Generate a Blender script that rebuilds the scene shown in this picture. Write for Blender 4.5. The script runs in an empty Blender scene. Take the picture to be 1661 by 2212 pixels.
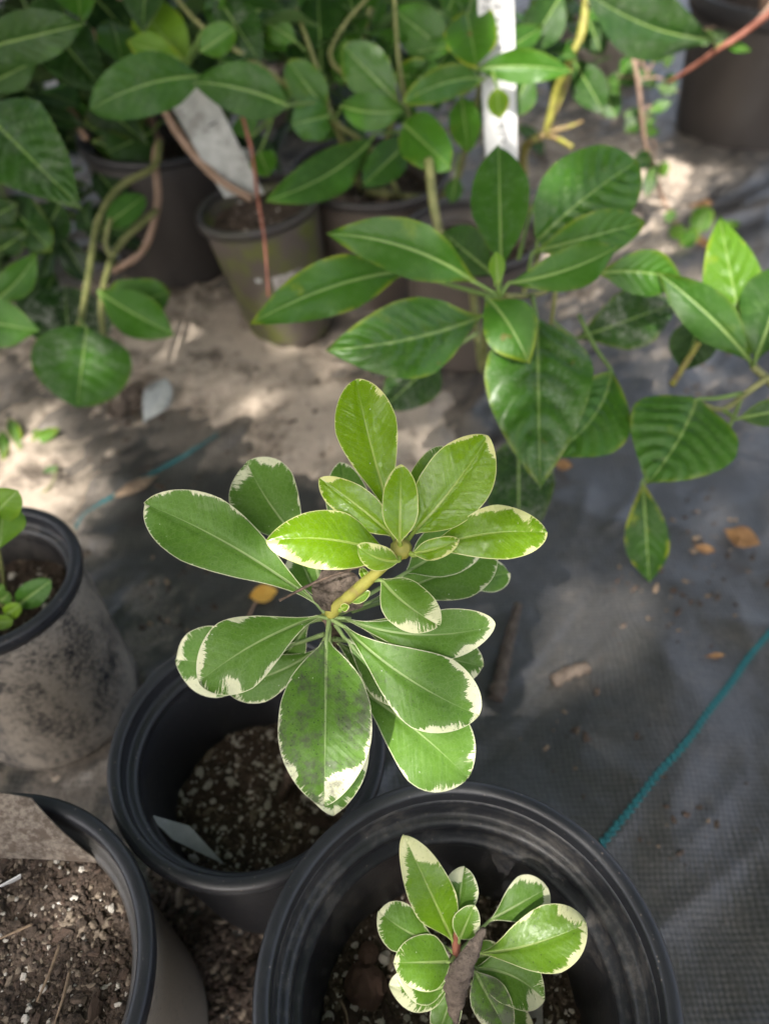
import bpy, bmesh, math, random
import numpy as np
from mathutils import Vector, Matrix

R = math.radians
random.seed(7)
rng = np.random.default_rng(7)
SC = bpy.context.scene
COL = SC.collection

# ------------------------------------------------------------------ camera, world, sun, exposure
CAM_H, PITCH, FPX = 0.62, R(47.5), 1640.0
cd = bpy.data.cameras.new('camera')
cam = bpy.data.objects.new('camera', cd)
COL.objects.link(cam)
cam.location = (0, 0, CAM_H)
cam.rotation_euler = (R(90) - PITCH, 0, 0)
cd.sensor_fit = 'VERTICAL'
cd.sensor_height = 36.0
cd.lens = 36.0 * FPX / 2212.0
cd.clip_start = 0.02
cd.clip_end = 300
cd.dof.use_dof = True
cd.dof.focus_distance = 0.352
cd.dof.aperture_fstop = 5.4
SC.camera = cam

SUN_EL, SUN_AZ = R(52), R(205)          # azimuth clockwise from +Y, where the light comes from
w = bpy.data.worlds.new('World')
SC.world = w
w.use_nodes = True
wn = w.node_tree
sky = wn.nodes.new('ShaderNodeTexSky')
sky.sky_type = 'NISHITA'
sky.sun_disc = False
sky.sun_elevation = SUN_EL
sky.sun_rotation = SUN_AZ
sky.air_density = 1.0
sky.dust_density = 7.0
bg = wn.nodes['Background']
bg.inputs['Strength'].default_value = 0.13
hsv = wn.nodes.new('ShaderNodeHueSaturation')          # thin bright haze: a paler sky
hsv.inputs['Saturation'].default_value = 0.62
wn.links.new(sky.outputs[0], hsv.inputs['Color'])
wn.links.new(hsv.outputs[0], bg.inputs[0])
sd = bpy.data.lights.new('sun', 'SUN')
sun = bpy.data.objects.new('sun', sd)
COL.objects.link(sun)
sd.energy = 2.6
sd.angle = R(0.6)
sd.color = (1.0, 0.95, 0.88)
to_sun = Vector((math.sin(SUN_AZ) * math.cos(SUN_EL), math.cos(SUN_AZ) * math.cos(SUN_EL), math.sin(SUN_EL)))
sun.rotation_euler = to_sun.to_track_quat('Z', 'Y').to_euler()
sun.location = (0, 0, 5)
vs = SC.view_settings
vs.view_transform = 'Standard'
vs.look = 'None'
vs.gamma = 1
vs.use_curve_mapping = False
vs.exposure = 1.88

# ------------------------------------------------------------------ where things stand
CP, SP = math.cos(PITCH), math.sin(PITCH)
CAMP = Vector((0, 0, CAM_H))
def ray(u, v):
    x = (u - 830.5) / FPX
    y = -(v - 1106.0) / FPX
    return Vector((x, CP + y * SP, -SP + y * CP))
def W(u, v, d):                     # point at depth d along the view axis
    return CAMP + ray(u, v) * d
def G(u, v, z=0.0):                 # point on a level plane
    r = ray(u, v)
    return CAMP + r * ((z - CAM_H) / r.z)

# ------------------------------------------------------------------ node helpers
def mk(name):
    m = bpy.data.materials.new(name)
    m.use_nodes = True
    nt = m.node_tree
    b = nt.nodes['Principled BSDF']
    return m, nt, b
def node(nt, kind, ins=None, **kw):
    n = nt.nodes.new(kind)
    for k, v in kw.items():
        setattr(n, k, v)
    for k, v in (ins or {}).items():
        if isinstance(v, bpy.types.NodeSocket):
            nt.links.new(v, n.inputs[k])
        elif v is not None:
            n.inputs[k].default_value = v
    return n
def mth(nt, op, a, b=None, c=None, clamp=False):
    return node(nt, 'ShaderNodeMath', {0: a, 1: b, 2: c}, operation=op, use_clamp=clamp).outputs[0]
def col(c):
    return (c[0], c[1], c[2], 1.0)
def mixc(nt, f, a, b, blend='MIX'):
    n = node(nt, 'ShaderNodeMix', {0: f}, data_type='RGBA', blend_type=blend)
    for i, v in ((6, a), (7, b)):
        if isinstance(v, bpy.types.NodeSocket):
            nt.links.new(v, n.inputs[i])
        else:
            n.inputs[i].default_value = col(v)
    return n.outputs[2]
def gattr(nt, name):
    return node(nt, 'ShaderNodeAttribute', attribute_name=name, attribute_type='GEOMETRY').outputs['Fac']
def oattr(nt, name):
    return node(nt, 'ShaderNodeAttribute', attribute_name=name, attribute_type='OBJECT').outputs['Fac']
def noise(nt, vec, scale, detail=3.0, rough=0.55, dist=0.0):
    return node(nt, 'ShaderNodeTexNoise', {'Vector': vec, 'Scale': scale, 'Detail': detail, 'Roughness': rough, 'Distortion': dist}).outputs[0]
def comb(nt, x, y, z):
    return node(nt, 'ShaderNodeCombineXYZ', {0: x, 1: y, 2: z}).outputs[0]
def mapr(nt, v, a, b, c=0.0, d=1.0, smooth=True):
    return node(nt, 'ShaderNodeMapRange', {0: v, 1: a, 2: b, 3: c, 4: d}, interpolation_type='SMOOTHSTEP' if smooth else 'LINEAR').outputs[0]
def objco(nt):
    return node(nt, 'ShaderNodeTexCoord').outputs['Object']
def bump(nt, h, strength, dist, normal=None):
    return node(nt, 'ShaderNodeBump', {'Height': h, 'Strength': strength, 'Distance': dist, 'Normal': normal}).outputs[0]
def setp(nt, b, **kw):
    names = dict(base='Base Color', rough='Roughness', normal='Normal', spec='Specular IOR Level', coat='Coat Weight', metal='Metallic', sheen='Sheen Weight')
    for k, v in kw.items():
        s = b.inputs[names[k]]
        if isinstance(v, bpy.types.NodeSocket):
            nt.links.new(v, s)
        elif k == 'base':
            s.default_value = col(v)
        else:
            s.default_value = v
def add_translucent(nt, b, color, fac):
    t = node(nt, 'ShaderNodeBsdfTranslucent', {'Color': color})
    m = node(nt, 'ShaderNodeMixShader', {0: fac, 1: b.outputs[0], 2: t.outputs[0]})
    nt.links.new(m.outputs[0], nt.nodes['Material Output'].inputs[0])

# ------------------------------------------------------------------ leaf materials
def mat_variegated():
    m, nt, b = mk('variegated_leaf')
    lx, ly, lt, ed = gattr(nt, 'lx'), gattr(nt, 'ly'), gattr(nt, 'lt'), gattr(nt, 'edge')
    cream, tone, spot, seed = (oattr(nt, k) for k in ('cream', 'tone', 'spot', 'seed'))
    alx = mth(nt, 'ABSOLUTE', lx)
    sgn = mth(nt, 'SIGN', lx)
    q = mth(nt, 'SUBTRACT', ly, mth(nt, 'MULTIPLY', alx, 0.9))
    sd_ = mth(nt, 'MULTIPLY_ADD', sgn, 3.1, mth(nt, 'MULTIPLY', seed, 17.0))
    vq = comb(nt, mth(nt, 'MULTIPLY', q, 1.0), mth(nt, 'MULTIPLY', alx, 0.16), sd_)
    jag = noise(nt, vq, 600, 4.0, 0.85)
    vl = comb(nt, lx, ly, sd_)
    low = noise(nt, vl, 62, 1.5, 0.5)
    t2 = mth(nt, 'MULTIPLY_ADD', mth(nt, 'POWER', lt, 3.6), 1.8, 0.07)
    wid = mth(nt, 'MAXIMUM', mth(nt, 'SUBTRACT', low, 0.455), 0.0)
    wid = mth(nt, 'MULTIPLY', mth(nt, 'MULTIPLY', wid, t2), 0.055)
    wid = mth(nt, 'MULTIPLY_ADD', mth(nt, 'SUBTRACT', jag, 0.50), mth(nt, 'MULTIPLY_ADD', t2, 0.017, 0.006), mth(nt, 'ADD', wid, -0.0006))
    wid = mth(nt, 'MULTIPLY', wid, cream)
    wid = mth(nt, 'MAXIMUM', wid, 0.00028)
    f_c = mapr(nt, mth(nt, 'SUBTRACT', ed, wid), -0.00012, 0.00012, 1.0, 0.0)
    # green body
    n1 = noise(nt, vl, 45, 3, 0.6)
    n2 = noise(nt, vl, 300, 2, 0.6)
    young = mixc(nt, n1, (0.125, 0.255, 0.001), (0.185, 0.335, 0.002))
    old = mixc(nt, n1, (0.056, 0.140, 0.012), (0.100, 0.215, 0.026))
    g = mixc(nt, tone, old, young)
    # a darker zone next to the pale margin, as in the real leaf
    vein = noise(nt, comb(nt, mth(nt, 'MULTIPLY', q, 1.0), mth(nt, 'MULTIPLY', alx, 0.12), seed), 330, 2, 0.5)
    g = mixc(nt, mapr(nt, vein, 0.42, 0.7, 0.0, 0.12), g, (0.03, 0.085, 0.012))
    g = mixc(nt, mth(nt, 'MULTIPLY', mapr(nt, n2, 0.5, 0.75, 0.0, 0.22), mth(nt, 'SUBTRACT', 1.0, tone)), g, (0.14, 0.24, 0.08))
    f_g = mapr(nt, mth(nt, 'SUBTRACT', ed, mth(nt, 'MULTIPLY_ADD', wid, 1.7, mth(nt, 'MULTIPLY', mth(nt, 'SUBTRACT', n1, 0.5), 0.004))), -0.0008, 0.0008, 0.42, 0.0)
    g = mixc(nt, f_g, g, mixc(nt, tone, (0.150, 0.230, 0.095), (0.24, 0.36, 0.03)))
    creamc = mixc(nt, tone, mixc(nt, n2, (0.58, 0.60, 0.40), (0.66, 0.66, 0.47)), mixc(nt, n2, (0.60, 0.62, 0.20), (0.68, 0.68, 0.32)))
    c = mixc(nt, f_c, g, creamc)
    # midrib and net of fine veins
    mid_w = mth(nt, 'MULTIPLY_ADD', mth(nt, 'SUBTRACT', 1.0, lt), 0.00062, 0.00012)
    f_m = mapr(nt, mth(nt, 'SUBTRACT', alx, mid_w), -0.00015, 0.0002, 0.8, 0.0)
    f_m = mth(nt, 'MULTIPLY', f_m, mapr(nt, lt, 0.45, 1.0, 1.0, 0.12))
    c = mixc(nt, f_m, c, mixc(nt, tone, (0.30, 0.40, 0.17), (0.36, 0.47, 0.08)))
    vor = node(nt, 'ShaderNodeTexVoronoi', {'Vector': vl, 'Scale': 420.0}, feature='DISTANCE_TO_EDGE').outputs[0]
    f_v = mapr(nt, vor, 0.0, 0.07, 0.13, 0.0)
    c = mixc(nt, f_v, c, (0.28, 0.38, 0.16))
    # sooty patches, small dark dots, white dust flecks
    s1 = noise(nt, vl, 95, 7, 0.76)
    thr = mth(nt, 'SUBTRACT', 0.82, mth(nt, 'MULTIPLY', spot, 0.34))
    f_s = mth(nt, 'MULTIPLY', mapr(nt, mth(nt, 'SUBTRACT', s1, thr), -0.05, 0.14), 0.72)
    c = mixc(nt, f_s, c, (0.062, 0.055, 0.052))
    vd = node(nt, 'ShaderNodeTexVoronoi', {'Vector': vl, 'Scale': 520.0})
    rnd = node(nt, 'ShaderNodeSeparateColor', {0: vd.outputs['Color']}).outputs[0]
    f_d = mth(nt, 'MULTIPLY', mapr(nt, vd.outputs['Distance'], 0.1, 0.26, 1.0, 0.0), mapr(nt, rnd, 0.48, 0.52))
    f_d = mth(nt, 'MULTIPLY', f_d, mth(nt, 'MULTIPLY', spot, 0.8), clamp=True)
    c = mixc(nt, f_d, c, (0.03, 0.05, 0.02))
    vw = node(nt, 'ShaderNodeTexVoronoi', {'Vector': mth_vec(nt, vl), 'Scale': 330.0})
    rw = node(nt, 'ShaderNodeSeparateColor', {0: vw.outputs['Color']}).outputs[1]
    f_w = mth(nt, 'MULTIPLY', mapr(nt, vw.outputs['Distance'], 0.05, 0.12, 1.0, 0.0), mapr(nt, rw, 0.86, 0.88))
    c = mixc(nt, mth(nt, 'MULTIPLY', f_w, 0.7), c, (0.6, 0.6, 0.55))
    back = node(nt, 'ShaderNodeNewGeometry').outputs['Backfacing']
    c = mixc(nt, mth(nt, 'MULTIPLY', back, 0.65), c, (0.22, 0.32, 0.14))
    rg = mth(nt, 'MULTIPLY_ADD', tone, -0.25, 0.45)
    rg = mth(nt, 'MULTIPLY_ADD', n2, 0.16, mth(nt, 'SUBTRACT', rg, 0.06))
    hh = mth(nt, 'MULTIPLY_ADD', vein, 0.8, mth(nt, 'MULTIPLY', n2, 0.5))
    hh = mth(nt, 'MULTIPLY_ADD', f_m, -0.6, hh)
    nm = bump(nt, hh, 0.55, 0.0006)
    nm = bump(nt, n1, 0.5, 0.003, nm)
    setp(nt, b, base=c, rough=rg, normal=nm, spec=mth(nt, 'MULTIPLY_ADD', tone, 0.26, 0.28))
    add_translucent(nt, b, c, mth(nt, 'MULTIPLY_ADD', tone, 0.14, 0.24))
    return m
def mth_vec(nt, v):
    return node(nt, 'ShaderNodeVectorMath', {0: v, 1: (3.3, 7.7, 1.1)}, operation='ADD').outputs[0]

def mat_broadleaf():
    m, nt, b = mk('broad_leaf')
    lx, ly, lt, ed, vq, lu = (gattr(nt, k) for k in ('lx', 'ly', 'lt', 'edge', 'vein', 'lu'))
    tone, dust, yel, seed, gl = (oattr(nt, k) for k in ('tone', 'dust', 'yel', 'seed', 'gloss'))
    vl = comb(nt, lx, ly, mth(nt, 'MULTIPLY', seed, 23.0))
    n1 = noise(nt, vl, 28, 3, 0.6)
    n2 = noise(nt, vl, 150, 3, 0.65)
    dark = mixc(nt, n1, (0.005, 0.020, 0.004), (0.014, 0.046, 0.008))  # dark leaf green, lowered further to imitate deep shade
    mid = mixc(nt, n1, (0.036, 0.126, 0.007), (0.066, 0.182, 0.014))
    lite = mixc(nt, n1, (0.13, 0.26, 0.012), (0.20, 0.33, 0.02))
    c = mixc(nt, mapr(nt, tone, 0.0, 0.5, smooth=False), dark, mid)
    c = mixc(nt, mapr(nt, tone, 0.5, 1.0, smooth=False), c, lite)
    c = mixc(nt, mapr(nt, n2, 0.45, 0.8, 0.0, 0.3), c, (0.10, 0.20, 0.04))
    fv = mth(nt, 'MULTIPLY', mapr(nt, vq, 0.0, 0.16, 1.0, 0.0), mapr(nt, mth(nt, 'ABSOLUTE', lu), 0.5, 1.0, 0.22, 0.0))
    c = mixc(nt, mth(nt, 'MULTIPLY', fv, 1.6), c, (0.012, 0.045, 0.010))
    alx = mth(nt, 'ABSOLUTE', lx)
    wm = mth(nt, 'MULTIPLY_ADD', mth(nt, 'SUBTRACT', 1.0, lt), 0.0012, 0.0002)
    fm = mapr(nt, mth(nt, 'SUBTRACT', alx, wm), -0.0004, 0.0005, 0.75, 0.0)
    c = mixc(nt, fm, c, (0.24, 0.36, 0.10))
    s1 = noise(nt, vl, 36, 3, 0.6)
    fy = mth(nt, 'MULTIPLY', mapr(nt, s1, 0.63, 0.75), mth(nt, 'MULTIPLY', yel, 0.6))
    fe = mth(nt, 'MULTIPLY', mapr(nt, ed, 0.0, 0.004, 1.0, 0.0), mth(nt, 'MULTIPLY', mapr(nt, s1, 0.42, 0.6), yel))
    c = mixc(nt, mth(nt, 'MAXIMUM', fy, fe), c, (0.34, 0.36, 0.02))
    sb = noise(nt, mth_vec(nt, vl), 60, 2, 0.5)
    c = mixc(nt, mth(nt, 'MULTIPLY', mapr(nt, sb, 0.72, 0.76), yel), c, (0.20, 0.10, 0.03))
    d1 = noise(nt, vl, 420, 4, 0.75)
    d2 = noise(nt, mth_vec(nt, vl), 40, 4, 0.7)
    fd = mth(nt, 'MULTIPLY', mapr(nt, mth(nt, 'ADD', mth(nt, 'MULTIPLY', d1, 0.6), mth(nt, 'MULTIPLY', d2, 0.6)), 0.55, 0.85), dust, clamp=True)
    c = mixc(nt, fd, c, (0.30, 0.31, 0.27))
    back = node(nt, 'ShaderNodeNewGeometry').outputs['Backfacing']
    c = mixc(nt, mth(nt, 'MULTIPLY', back, 0.6), c, (0.16, 0.25, 0.10))
    rg = mth(nt, 'SUBTRACT', mth(nt, 'MULTIPLY_ADD', n2, 0.18, 0.46), mth(nt, 'MULTIPLY', gl, 0.26))
    rg = mth(nt, 'MULTIPLY_ADD', fd, 0.3, rg)
    nm = bump(nt, mth(nt, 'MULTIPLY_ADD', n2, 0.6, mth(nt, 'MULTIPLY', fv, -0.6)), 0.5, 0.0012)
    setp(nt, b, base=c, rough=rg, normal=nm, spec=mth(nt, 'MULTIPLY_ADD', gl, 0.40, 0.06))
    add_translucent(nt, b, c, 0.24)
    return m

def mat_simple(name, c1, c2, scale, rough=0.6, bs=0.4, bd=0.002, spec=0.4, detail=5, trans=0.0, c3=None):
    m, nt, b = mk(name)
    o = objco(nt)
    n = noise(nt, o, scale, detail, 0.65)
    f = mapr(nt, n, 0.32, 0.68)
    c = mixc(nt, f, c1, c2)
    if c3:
        c = mixc(nt, mapr(nt, noise(nt, mth_vec(nt, o), scale * 0.35, 4, 0.7), 0.5, 0.62), c, c3)
    setp(nt, b, base=c, rough=rough, normal=bump(nt, noise(nt, o, scale * 3, 4, 0.7), bs, bd), spec=spec)
    if trans:
        add_translucent(nt, b, c, trans)
    return m

def mat_pot():
    m, nt, b = mk('pot_plastic')
    o = objco(nt)
    dust, moss, tint = oattr(nt, 'dust'), oattr(nt, 'moss'), oattr(nt, 'tint')
    z = node(nt, 'ShaderNodeSeparateXYZ', {0: o}).outputs[2]
    inner = gattr(nt, 'inner')
    osq = node(nt, 'ShaderNodeVectorMath', {0: o, 1: (1, 1, 0.55)}, operation='MULTIPLY').outputs[0]
    n1 = noise(nt, osq, 34, 8, 0.74)
    n2 = noise(nt, o, 260, 4, 0.75)
    n3 = noise(nt, o, 900, 2, 0.6)
    base = mixc(nt, n1, (0.013, 0.014, 0.017), (0.024, 0.025, 0.029))
    base = mixc(nt, tint, base, (0.105, 0.085, 0.07))
    mix_ = mth(nt, 'ADD', mth(nt, 'MULTIPLY', n1, 0.58), mth(nt, 'MULTIPLY', n2, 0.46))
    thr = mth(nt, 'SUBTRACT', 0.92, mth(nt, 'MULTIPLY', dust, 0.46))
    fd = mapr(nt, mth(nt, 'SUBTRACT', mix_, thr), -0.08, 0.09)
    fd = mth(nt, 'MULTIPLY', fd, mth(nt, 'MULTIPLY_ADD', inner, -0.72, 0.90))
    dc = mixc(nt, n3, (0.19, 0.165, 0.135), (0.34, 0.30, 0.25))
    c = mixc(nt, fd, base, dc)
    nmoss = noise(nt, mth_vec(nt, o), 22, 4, 0.65)
    fm = mth(nt, 'MULTIPLY', mapr(nt, nmoss, 0.40, 0.66), moss, clamp=True)
    c = mixc(nt, mth(nt, 'MULTIPLY', fm, 0.85), c, mixc(nt, n2, (0.06, 0.075, 0.012), (0.13, 0.15, 0.025)))
    # dried splashes: tiny specks of mix on the plastic
    vd = node(nt, 'ShaderNodeTexVoronoi', {'Vector': o, 'Scale': 300.0})
    rr = node(nt, 'ShaderNodeSeparateColor', {0: vd.outputs['Color']}).outputs[0]
    fs = mth(nt, 'MULTIPLY', mapr(nt, vd.outputs['Distance'], 0.06, 0.22, 1.0, 0.0), mapr(nt, rr, 0.74, 0.77))
    c = mixc(nt, mth(nt, 'MULTIPLY', fs, 0.6), c, (0.20, 0.165, 0.14))
    rg = mth(nt, 'MULTIPLY_ADD', fd, 0.45, mth(nt, 'ADD', mth(nt, 'MULTIPLY', n1, 0.30), mth(nt, 'MULTIPLY_ADD', n2, 0.20, 0.12)))
    nm = bump(nt, mth(nt, 'ADD', mth(nt, 'MULTIPLY', n2, 0.3), mth(nt, 'MULTIPLY', fd, 0.6)), 0.5, 0.0008)
    setp(nt, b, base=c, rough=rg, normal=nm, spec=0.5)
    return m

def mat_fabric():
    m, nt, b = mk('woven_fabric')
    o = objco(nt)
    ang = FAB_ANG
    rot = node(nt, 'ShaderNodeVectorRotate', {'Vector': o, 'Angle': -ang}, rotation_type='Z_AXIS').outputs[0]
    s = node(nt, 'ShaderNodeSeparateXYZ', {0: rot})
    wob = noise(nt, o, 9, 2, 0.5)
    x = mth(nt, 'MULTIPLY_ADD', wob, 0.02, s.outputs[0])
    y = mth(nt, 'MULTIPLY_ADD', wob, -0.02, s.outputs[1])
    k = 2 * math.pi / 0.0062
    sx = mth(nt, 'SINE', mth(nt, 'MULTIPLY', x, k))
    sy = mth(nt, 'SINE', mth(nt, 'MULTIPLY', y, k))
    wv = mth(nt, 'MULTIPLY_ADD', mth(nt, 'MULTIPLY', sx, sy), 0.5, 0.5)
    n1 = noise(nt, o, 14, 6, 0.7)
    n2 = noise(nt, o, 500, 3, 0.7)
    n4 = noise(nt, o, 70, 5, 0.7)
    c = mixc(nt, mth(nt, 'MULTIPLY', wv, mapr(nt, n2, 0.3, 0.7, 0.25, 1.0)), (0.009, 0.0086, 0.0083), (0.108, 0.103, 0.098))
    c = mixc(nt, mapr(nt, n4, 0.35, 0.7, 0.0, 0.45), c, (0.026, 0.025, 0.025))
    dl = gattr(nt, 'dust')
    mm = mth(nt, 'ADD', mth(nt, 'MULTIPLY', n1, 0.55), mth(nt, 'MULTIPLY', n4, 0.5))
    fd = mapr(nt, mth(nt, 'ADD', mm, mth(nt, 'MULTIPLY', dl, 0.72)), 0.50, 1.0)
    fd = mth(nt, 'MULTIPLY', fd, mth(nt, 'MULTIPLY_ADD', mapr(nt, n2, 0.35, 0.65), 0.8, 0.12), clamp=True)
    c = mixc(nt, mth(nt, 'MULTIPLY', fd, 0.75), c, (0.29, 0.24, 0.19))
    nm = bump(nt, wv, 0.4, 0.0005)
    nm = bump(nt, n4, 0.35, 0.003, nm)
    setp(nt, b, base=c, rough=mth(nt, 'MULTIPLY_ADD', fd, 0.35, 0.31), normal=nm, spec=0.72)
    b.inputs['IOR'].default_value = 1.55
    return m

def mat_sand():
    m, nt, b = mk('sand')
    o = objco(nt)
    n1 = noise(nt, o, 7, 5, 0.65)
    n2 = noise(nt, o, 60, 6, 0.75)
    n3 = noise(nt, o, 900, 3, 0.8)
    c = mixc(nt, n1, (0.40, 0.322, 0.250), (0.54, 0.452, 0.365))
    c = mixc(nt, mapr(nt, n2, 0.50, 0.72, 0.0, 0.6), c, (0.20, 0.16, 0.13))
    c = mixc(nt, mapr(nt, n3, 0.35, 0.75, 0.0, 0.4), c, (0.53, 0.46, 0.38))
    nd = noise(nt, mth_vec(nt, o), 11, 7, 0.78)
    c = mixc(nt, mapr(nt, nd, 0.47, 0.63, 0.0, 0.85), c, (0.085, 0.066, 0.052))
    c = mixc(nt, mapr(nt, noise(nt, mth_vec(nt, o), 420, 2, 0.5), 0.66, 0.72, 0.0, 0.7), c, (0.08, 0.06, 0.05))
    nm = bump(nt, n3, 0.6, 0.0016)
    nm = bump(nt, n2, 0.6, 0.006, nm)
    setp(nt, b, base=c, rough=0.92, normal=nm, spec=0.2)
    return m

def mat_soil():
    m, nt, b = mk('potting_mix')
    o = objco(nt)
    n1 = noise(nt, o, 60, 6, 0.75)
    n2 = noise(nt, o, 500, 4, 0.8)
    c = mixc(nt, mapr(nt, n1, 0.3, 0.7), (0.028, 0.020, 0.015), (0.110, 0.080, 0.060))
    c = mixc(nt, mapr(nt, n2, 0.55, 0.8, 0.0, 0.6), c, (0.14, 0.11, 0.085))
    setp(nt, b, base=c, rough=0.9, normal=bump(nt, n2, 0.9, 0.002), spec=0.25)
    return m

# ------------------------------------------------------------------ object helpers
def tag(o, label=None, cat=None, group=None, kind=None):
    if label: o['label'] = label
    if cat: o['category'] = cat
    if group: o['group'] = group
    if kind: o['kind'] = kind
    return o
def thing(name, loc, label, cat, group=None):
    o = bpy.data.objects.new(name, None)
    COL.objects.link(o)
    o.location = loc
    o.empty_display_size = 0.02
    return tag(o, label, cat, group)
def root_loc(o):
    l = Vector((0, 0, 0))
    while o is not None:
        l += Vector(o.location)
        o = o.parent
    return l
def link_mesh(name, me, mats, parent=None):
    o = bpy.data.objects.new(name, me)
    COL.objects.link(o)
    for mm in (mats if isinstance(mats, (list, tuple)) else [mats]):
        if len(me.materials) < len(mats if isinstance(mats, (list, tuple)) else [mats]):
            me.materials.append(mm)
    if parent is not None:
        o.parent = parent
    return o
def build(name, V, F, mats, parent=None, attrs=None, smooth=True, origin=None, midx=None):
    """V in world coordinates; stored relative to the parent (or origin)."""
    V = np.asarray(V, float)
    off = root_loc(parent) if parent is not None else (Vector(origin) if origin is not None else Vector((0, 0, 0)))
    Vl = V - np.array(off)
    me = bpy.data.meshes.new(name)
    me.from_pydata(Vl.tolist(), [], [list(map(int, f)) for f in F])
    if smooth:
        me.polygons.foreach_set('use_smooth', [True] * len(me.polygons))
    for k, a in (attrs or {}).items():
        at = me.attributes.new(k, 'FLOAT', 'POINT')
        at.data.foreach_set('value', np.asarray(a, np.float32))
    if midx is not None:
        me.polygons.foreach_set('material_index', np.asarray(midx, np.int32))
    me.update()
    o = link_mesh(name, me, mats, parent)
    if parent is None and origin is not None:
        o.location = origin
    return o
def grid_faces(nu, nv, closed=False):
    F = []
    for j in range(nv - 1):
        for i in range(nu - 1 if not closed else nu):
            i2 = (i + 1) % nu
            F.append((j * nu + i, j * nu + i2, (j + 1) * nu + i2, (j + 1) * nu + i))
    return F
def smooth_path(P, n):
    P = [Vector(p) for p in P]
    if len(P) == 2:
        return [P[0].lerp(P[1], k / (n - 1)) for k in range(n)]
    out = []
    m = len(P) - 1
    for k in range(n):
        x = k / (n - 1) * m
        i = min(int(x), m - 1)
        t = x - i
        p0, p1, p2, p3 = P[max(i - 1, 0)], P[i], P[i + 1], P[min(i + 2, m)]
        out.append(0.5 * ((2 * p1) + (p2 - p0) * t + (2 * p0 - 5 * p1 + 4 * p2 - p3) * t * t + (3 * p1 - p0 - 3 * p2 + p3) * t ** 3))
    return out
def tube_data(P, r0, r1, n=14, sides=8, knob=0.0, raw=False):
    C_ = [Vector(p) for p in P] if raw else smooth_path(P, n)
    n = len(C_)
    V = []
    up = Vector((0.31, 0.17, 0.93)).normalized()
    for k, c in enumerate(C_):
        tg = (C_[min(k + 1, n - 1)] - C_[max(k - 1, 0)]).normalized()
        a = tg.cross(up)
        if a.length < 1e-3:
            a = tg.cross(Vector((1, 0, 0)))
        a.normalize()
        bb = tg.cross(a)
        rr = r0 + (r1 - r0) * k / (n - 1)
        rr *= 1 + knob * math.sin(k * 2.1 + c.x * 90) + (2.2 * knob if k % 6 == 3 else 0)
        for s in range(sides):
            th = 2 * math.pi * s / sides
            V.append(c + a * (rr * math.cos(th)) + bb * (rr * math.sin(th)))
    F = grid_faces(sides, n, True)
    F.append(list(range(sides))[::-1])
    F.append([(n - 1) * sides + s for s in range(sides)])
    return V, F
def tube(name, P, r0, r1, mat, parent=None, n=14, sides=8, knob=0.0, origin=None):
    V, F = tube_data(P, r0, r1, n, sides, knob)
    return build(name, [tuple(v) for v in V], F, mat, parent, origin=origin)

# numpy gradient noise for real relief
def gnoise(x, y, seed=0):
    xi, yi = np.floor(x).astype(np.int64), np.floor(y).astype(np.int64)
    xf, yf = x - xi, y - yi
    def g(ix, iy):
        h = (ix * 374761393 + iy * 668265263 + seed * 1274126177) & 0x7fffffff
        h = ((h ^ (h >> 13)) * 1274126177) & 0x7fffffff
        a = (h & 0xffff) / 65535.0 * 2 * np.pi
        return np.cos(a), np.sin(a)
    def d(ix, iy, fx, fy):
        gx, gy = g(ix, iy)
        return gx * fx + gy * fy
    u = xf * xf * xf * (xf * (xf * 6 - 15) + 10)
    v = yf * yf * yf * (yf * (yf * 6 - 15) + 10)
    a = d(xi, yi, xf, yf) * (1 - u) + d(xi + 1, yi, xf - 1, yf) * u
    b = d(xi, yi + 1, xf, yf - 1) * (1 - u) + d(xi + 1, yi + 1, xf - 1, yf - 1) * u
    return a * (1 - v) + b * v
def fbm(x, y, oct=4, seed=0, gain=0.5):
    s, a = 0, 1.0
    for o in range(oct):
        s = s + a * gnoise(x * 2 ** o, y * 2 ** o, seed + o)
        a *= gain
    return s

# ------------------------------------------------------------------ leaf builder
PROF = {
    'obov':  ([0, .04, .12, .25, .40, .55, .68, .80, .90, .96, 1], [.045, .055, .13, .34, .63, .86, .99, .97, .74, .46, 0]),
    'ellip': ([0, .04, .12, .25, .40, .55, .68, .80, .90, .96, 1], [.05, .08, .27, .62, .91, 1.0, .92, .69, .40, .18, 0]),
    'oval':  ([0, .04, .12, .25, .40, .55, .68, .80, .90, .96, 1], [.06, .16, .46, .82, .99, 1.0, .93, .77, .53, .30, 0]),
    'round': ([0, .04, .12, .25, .40, .55, .68, .80, .90, .96, 1], [.10, .36, .70, .95, 1.0, .97, .90, .76, .52, .28, 0]),
    'lance': ([0, .04, .12, .25, .40, .55, .68, .80, .90, .96, 1], [.06, .10, .32, .72, .97, .98, .84, .60, .32, .13, 0]),
    'ovate': ([0, .04, .12, .25, .40, .55, .68, .80, .90, .96, 1], [.08, .25, .62, .93, 1.0, .90, .74, .52, .27, .11, 0]),
}
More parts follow.
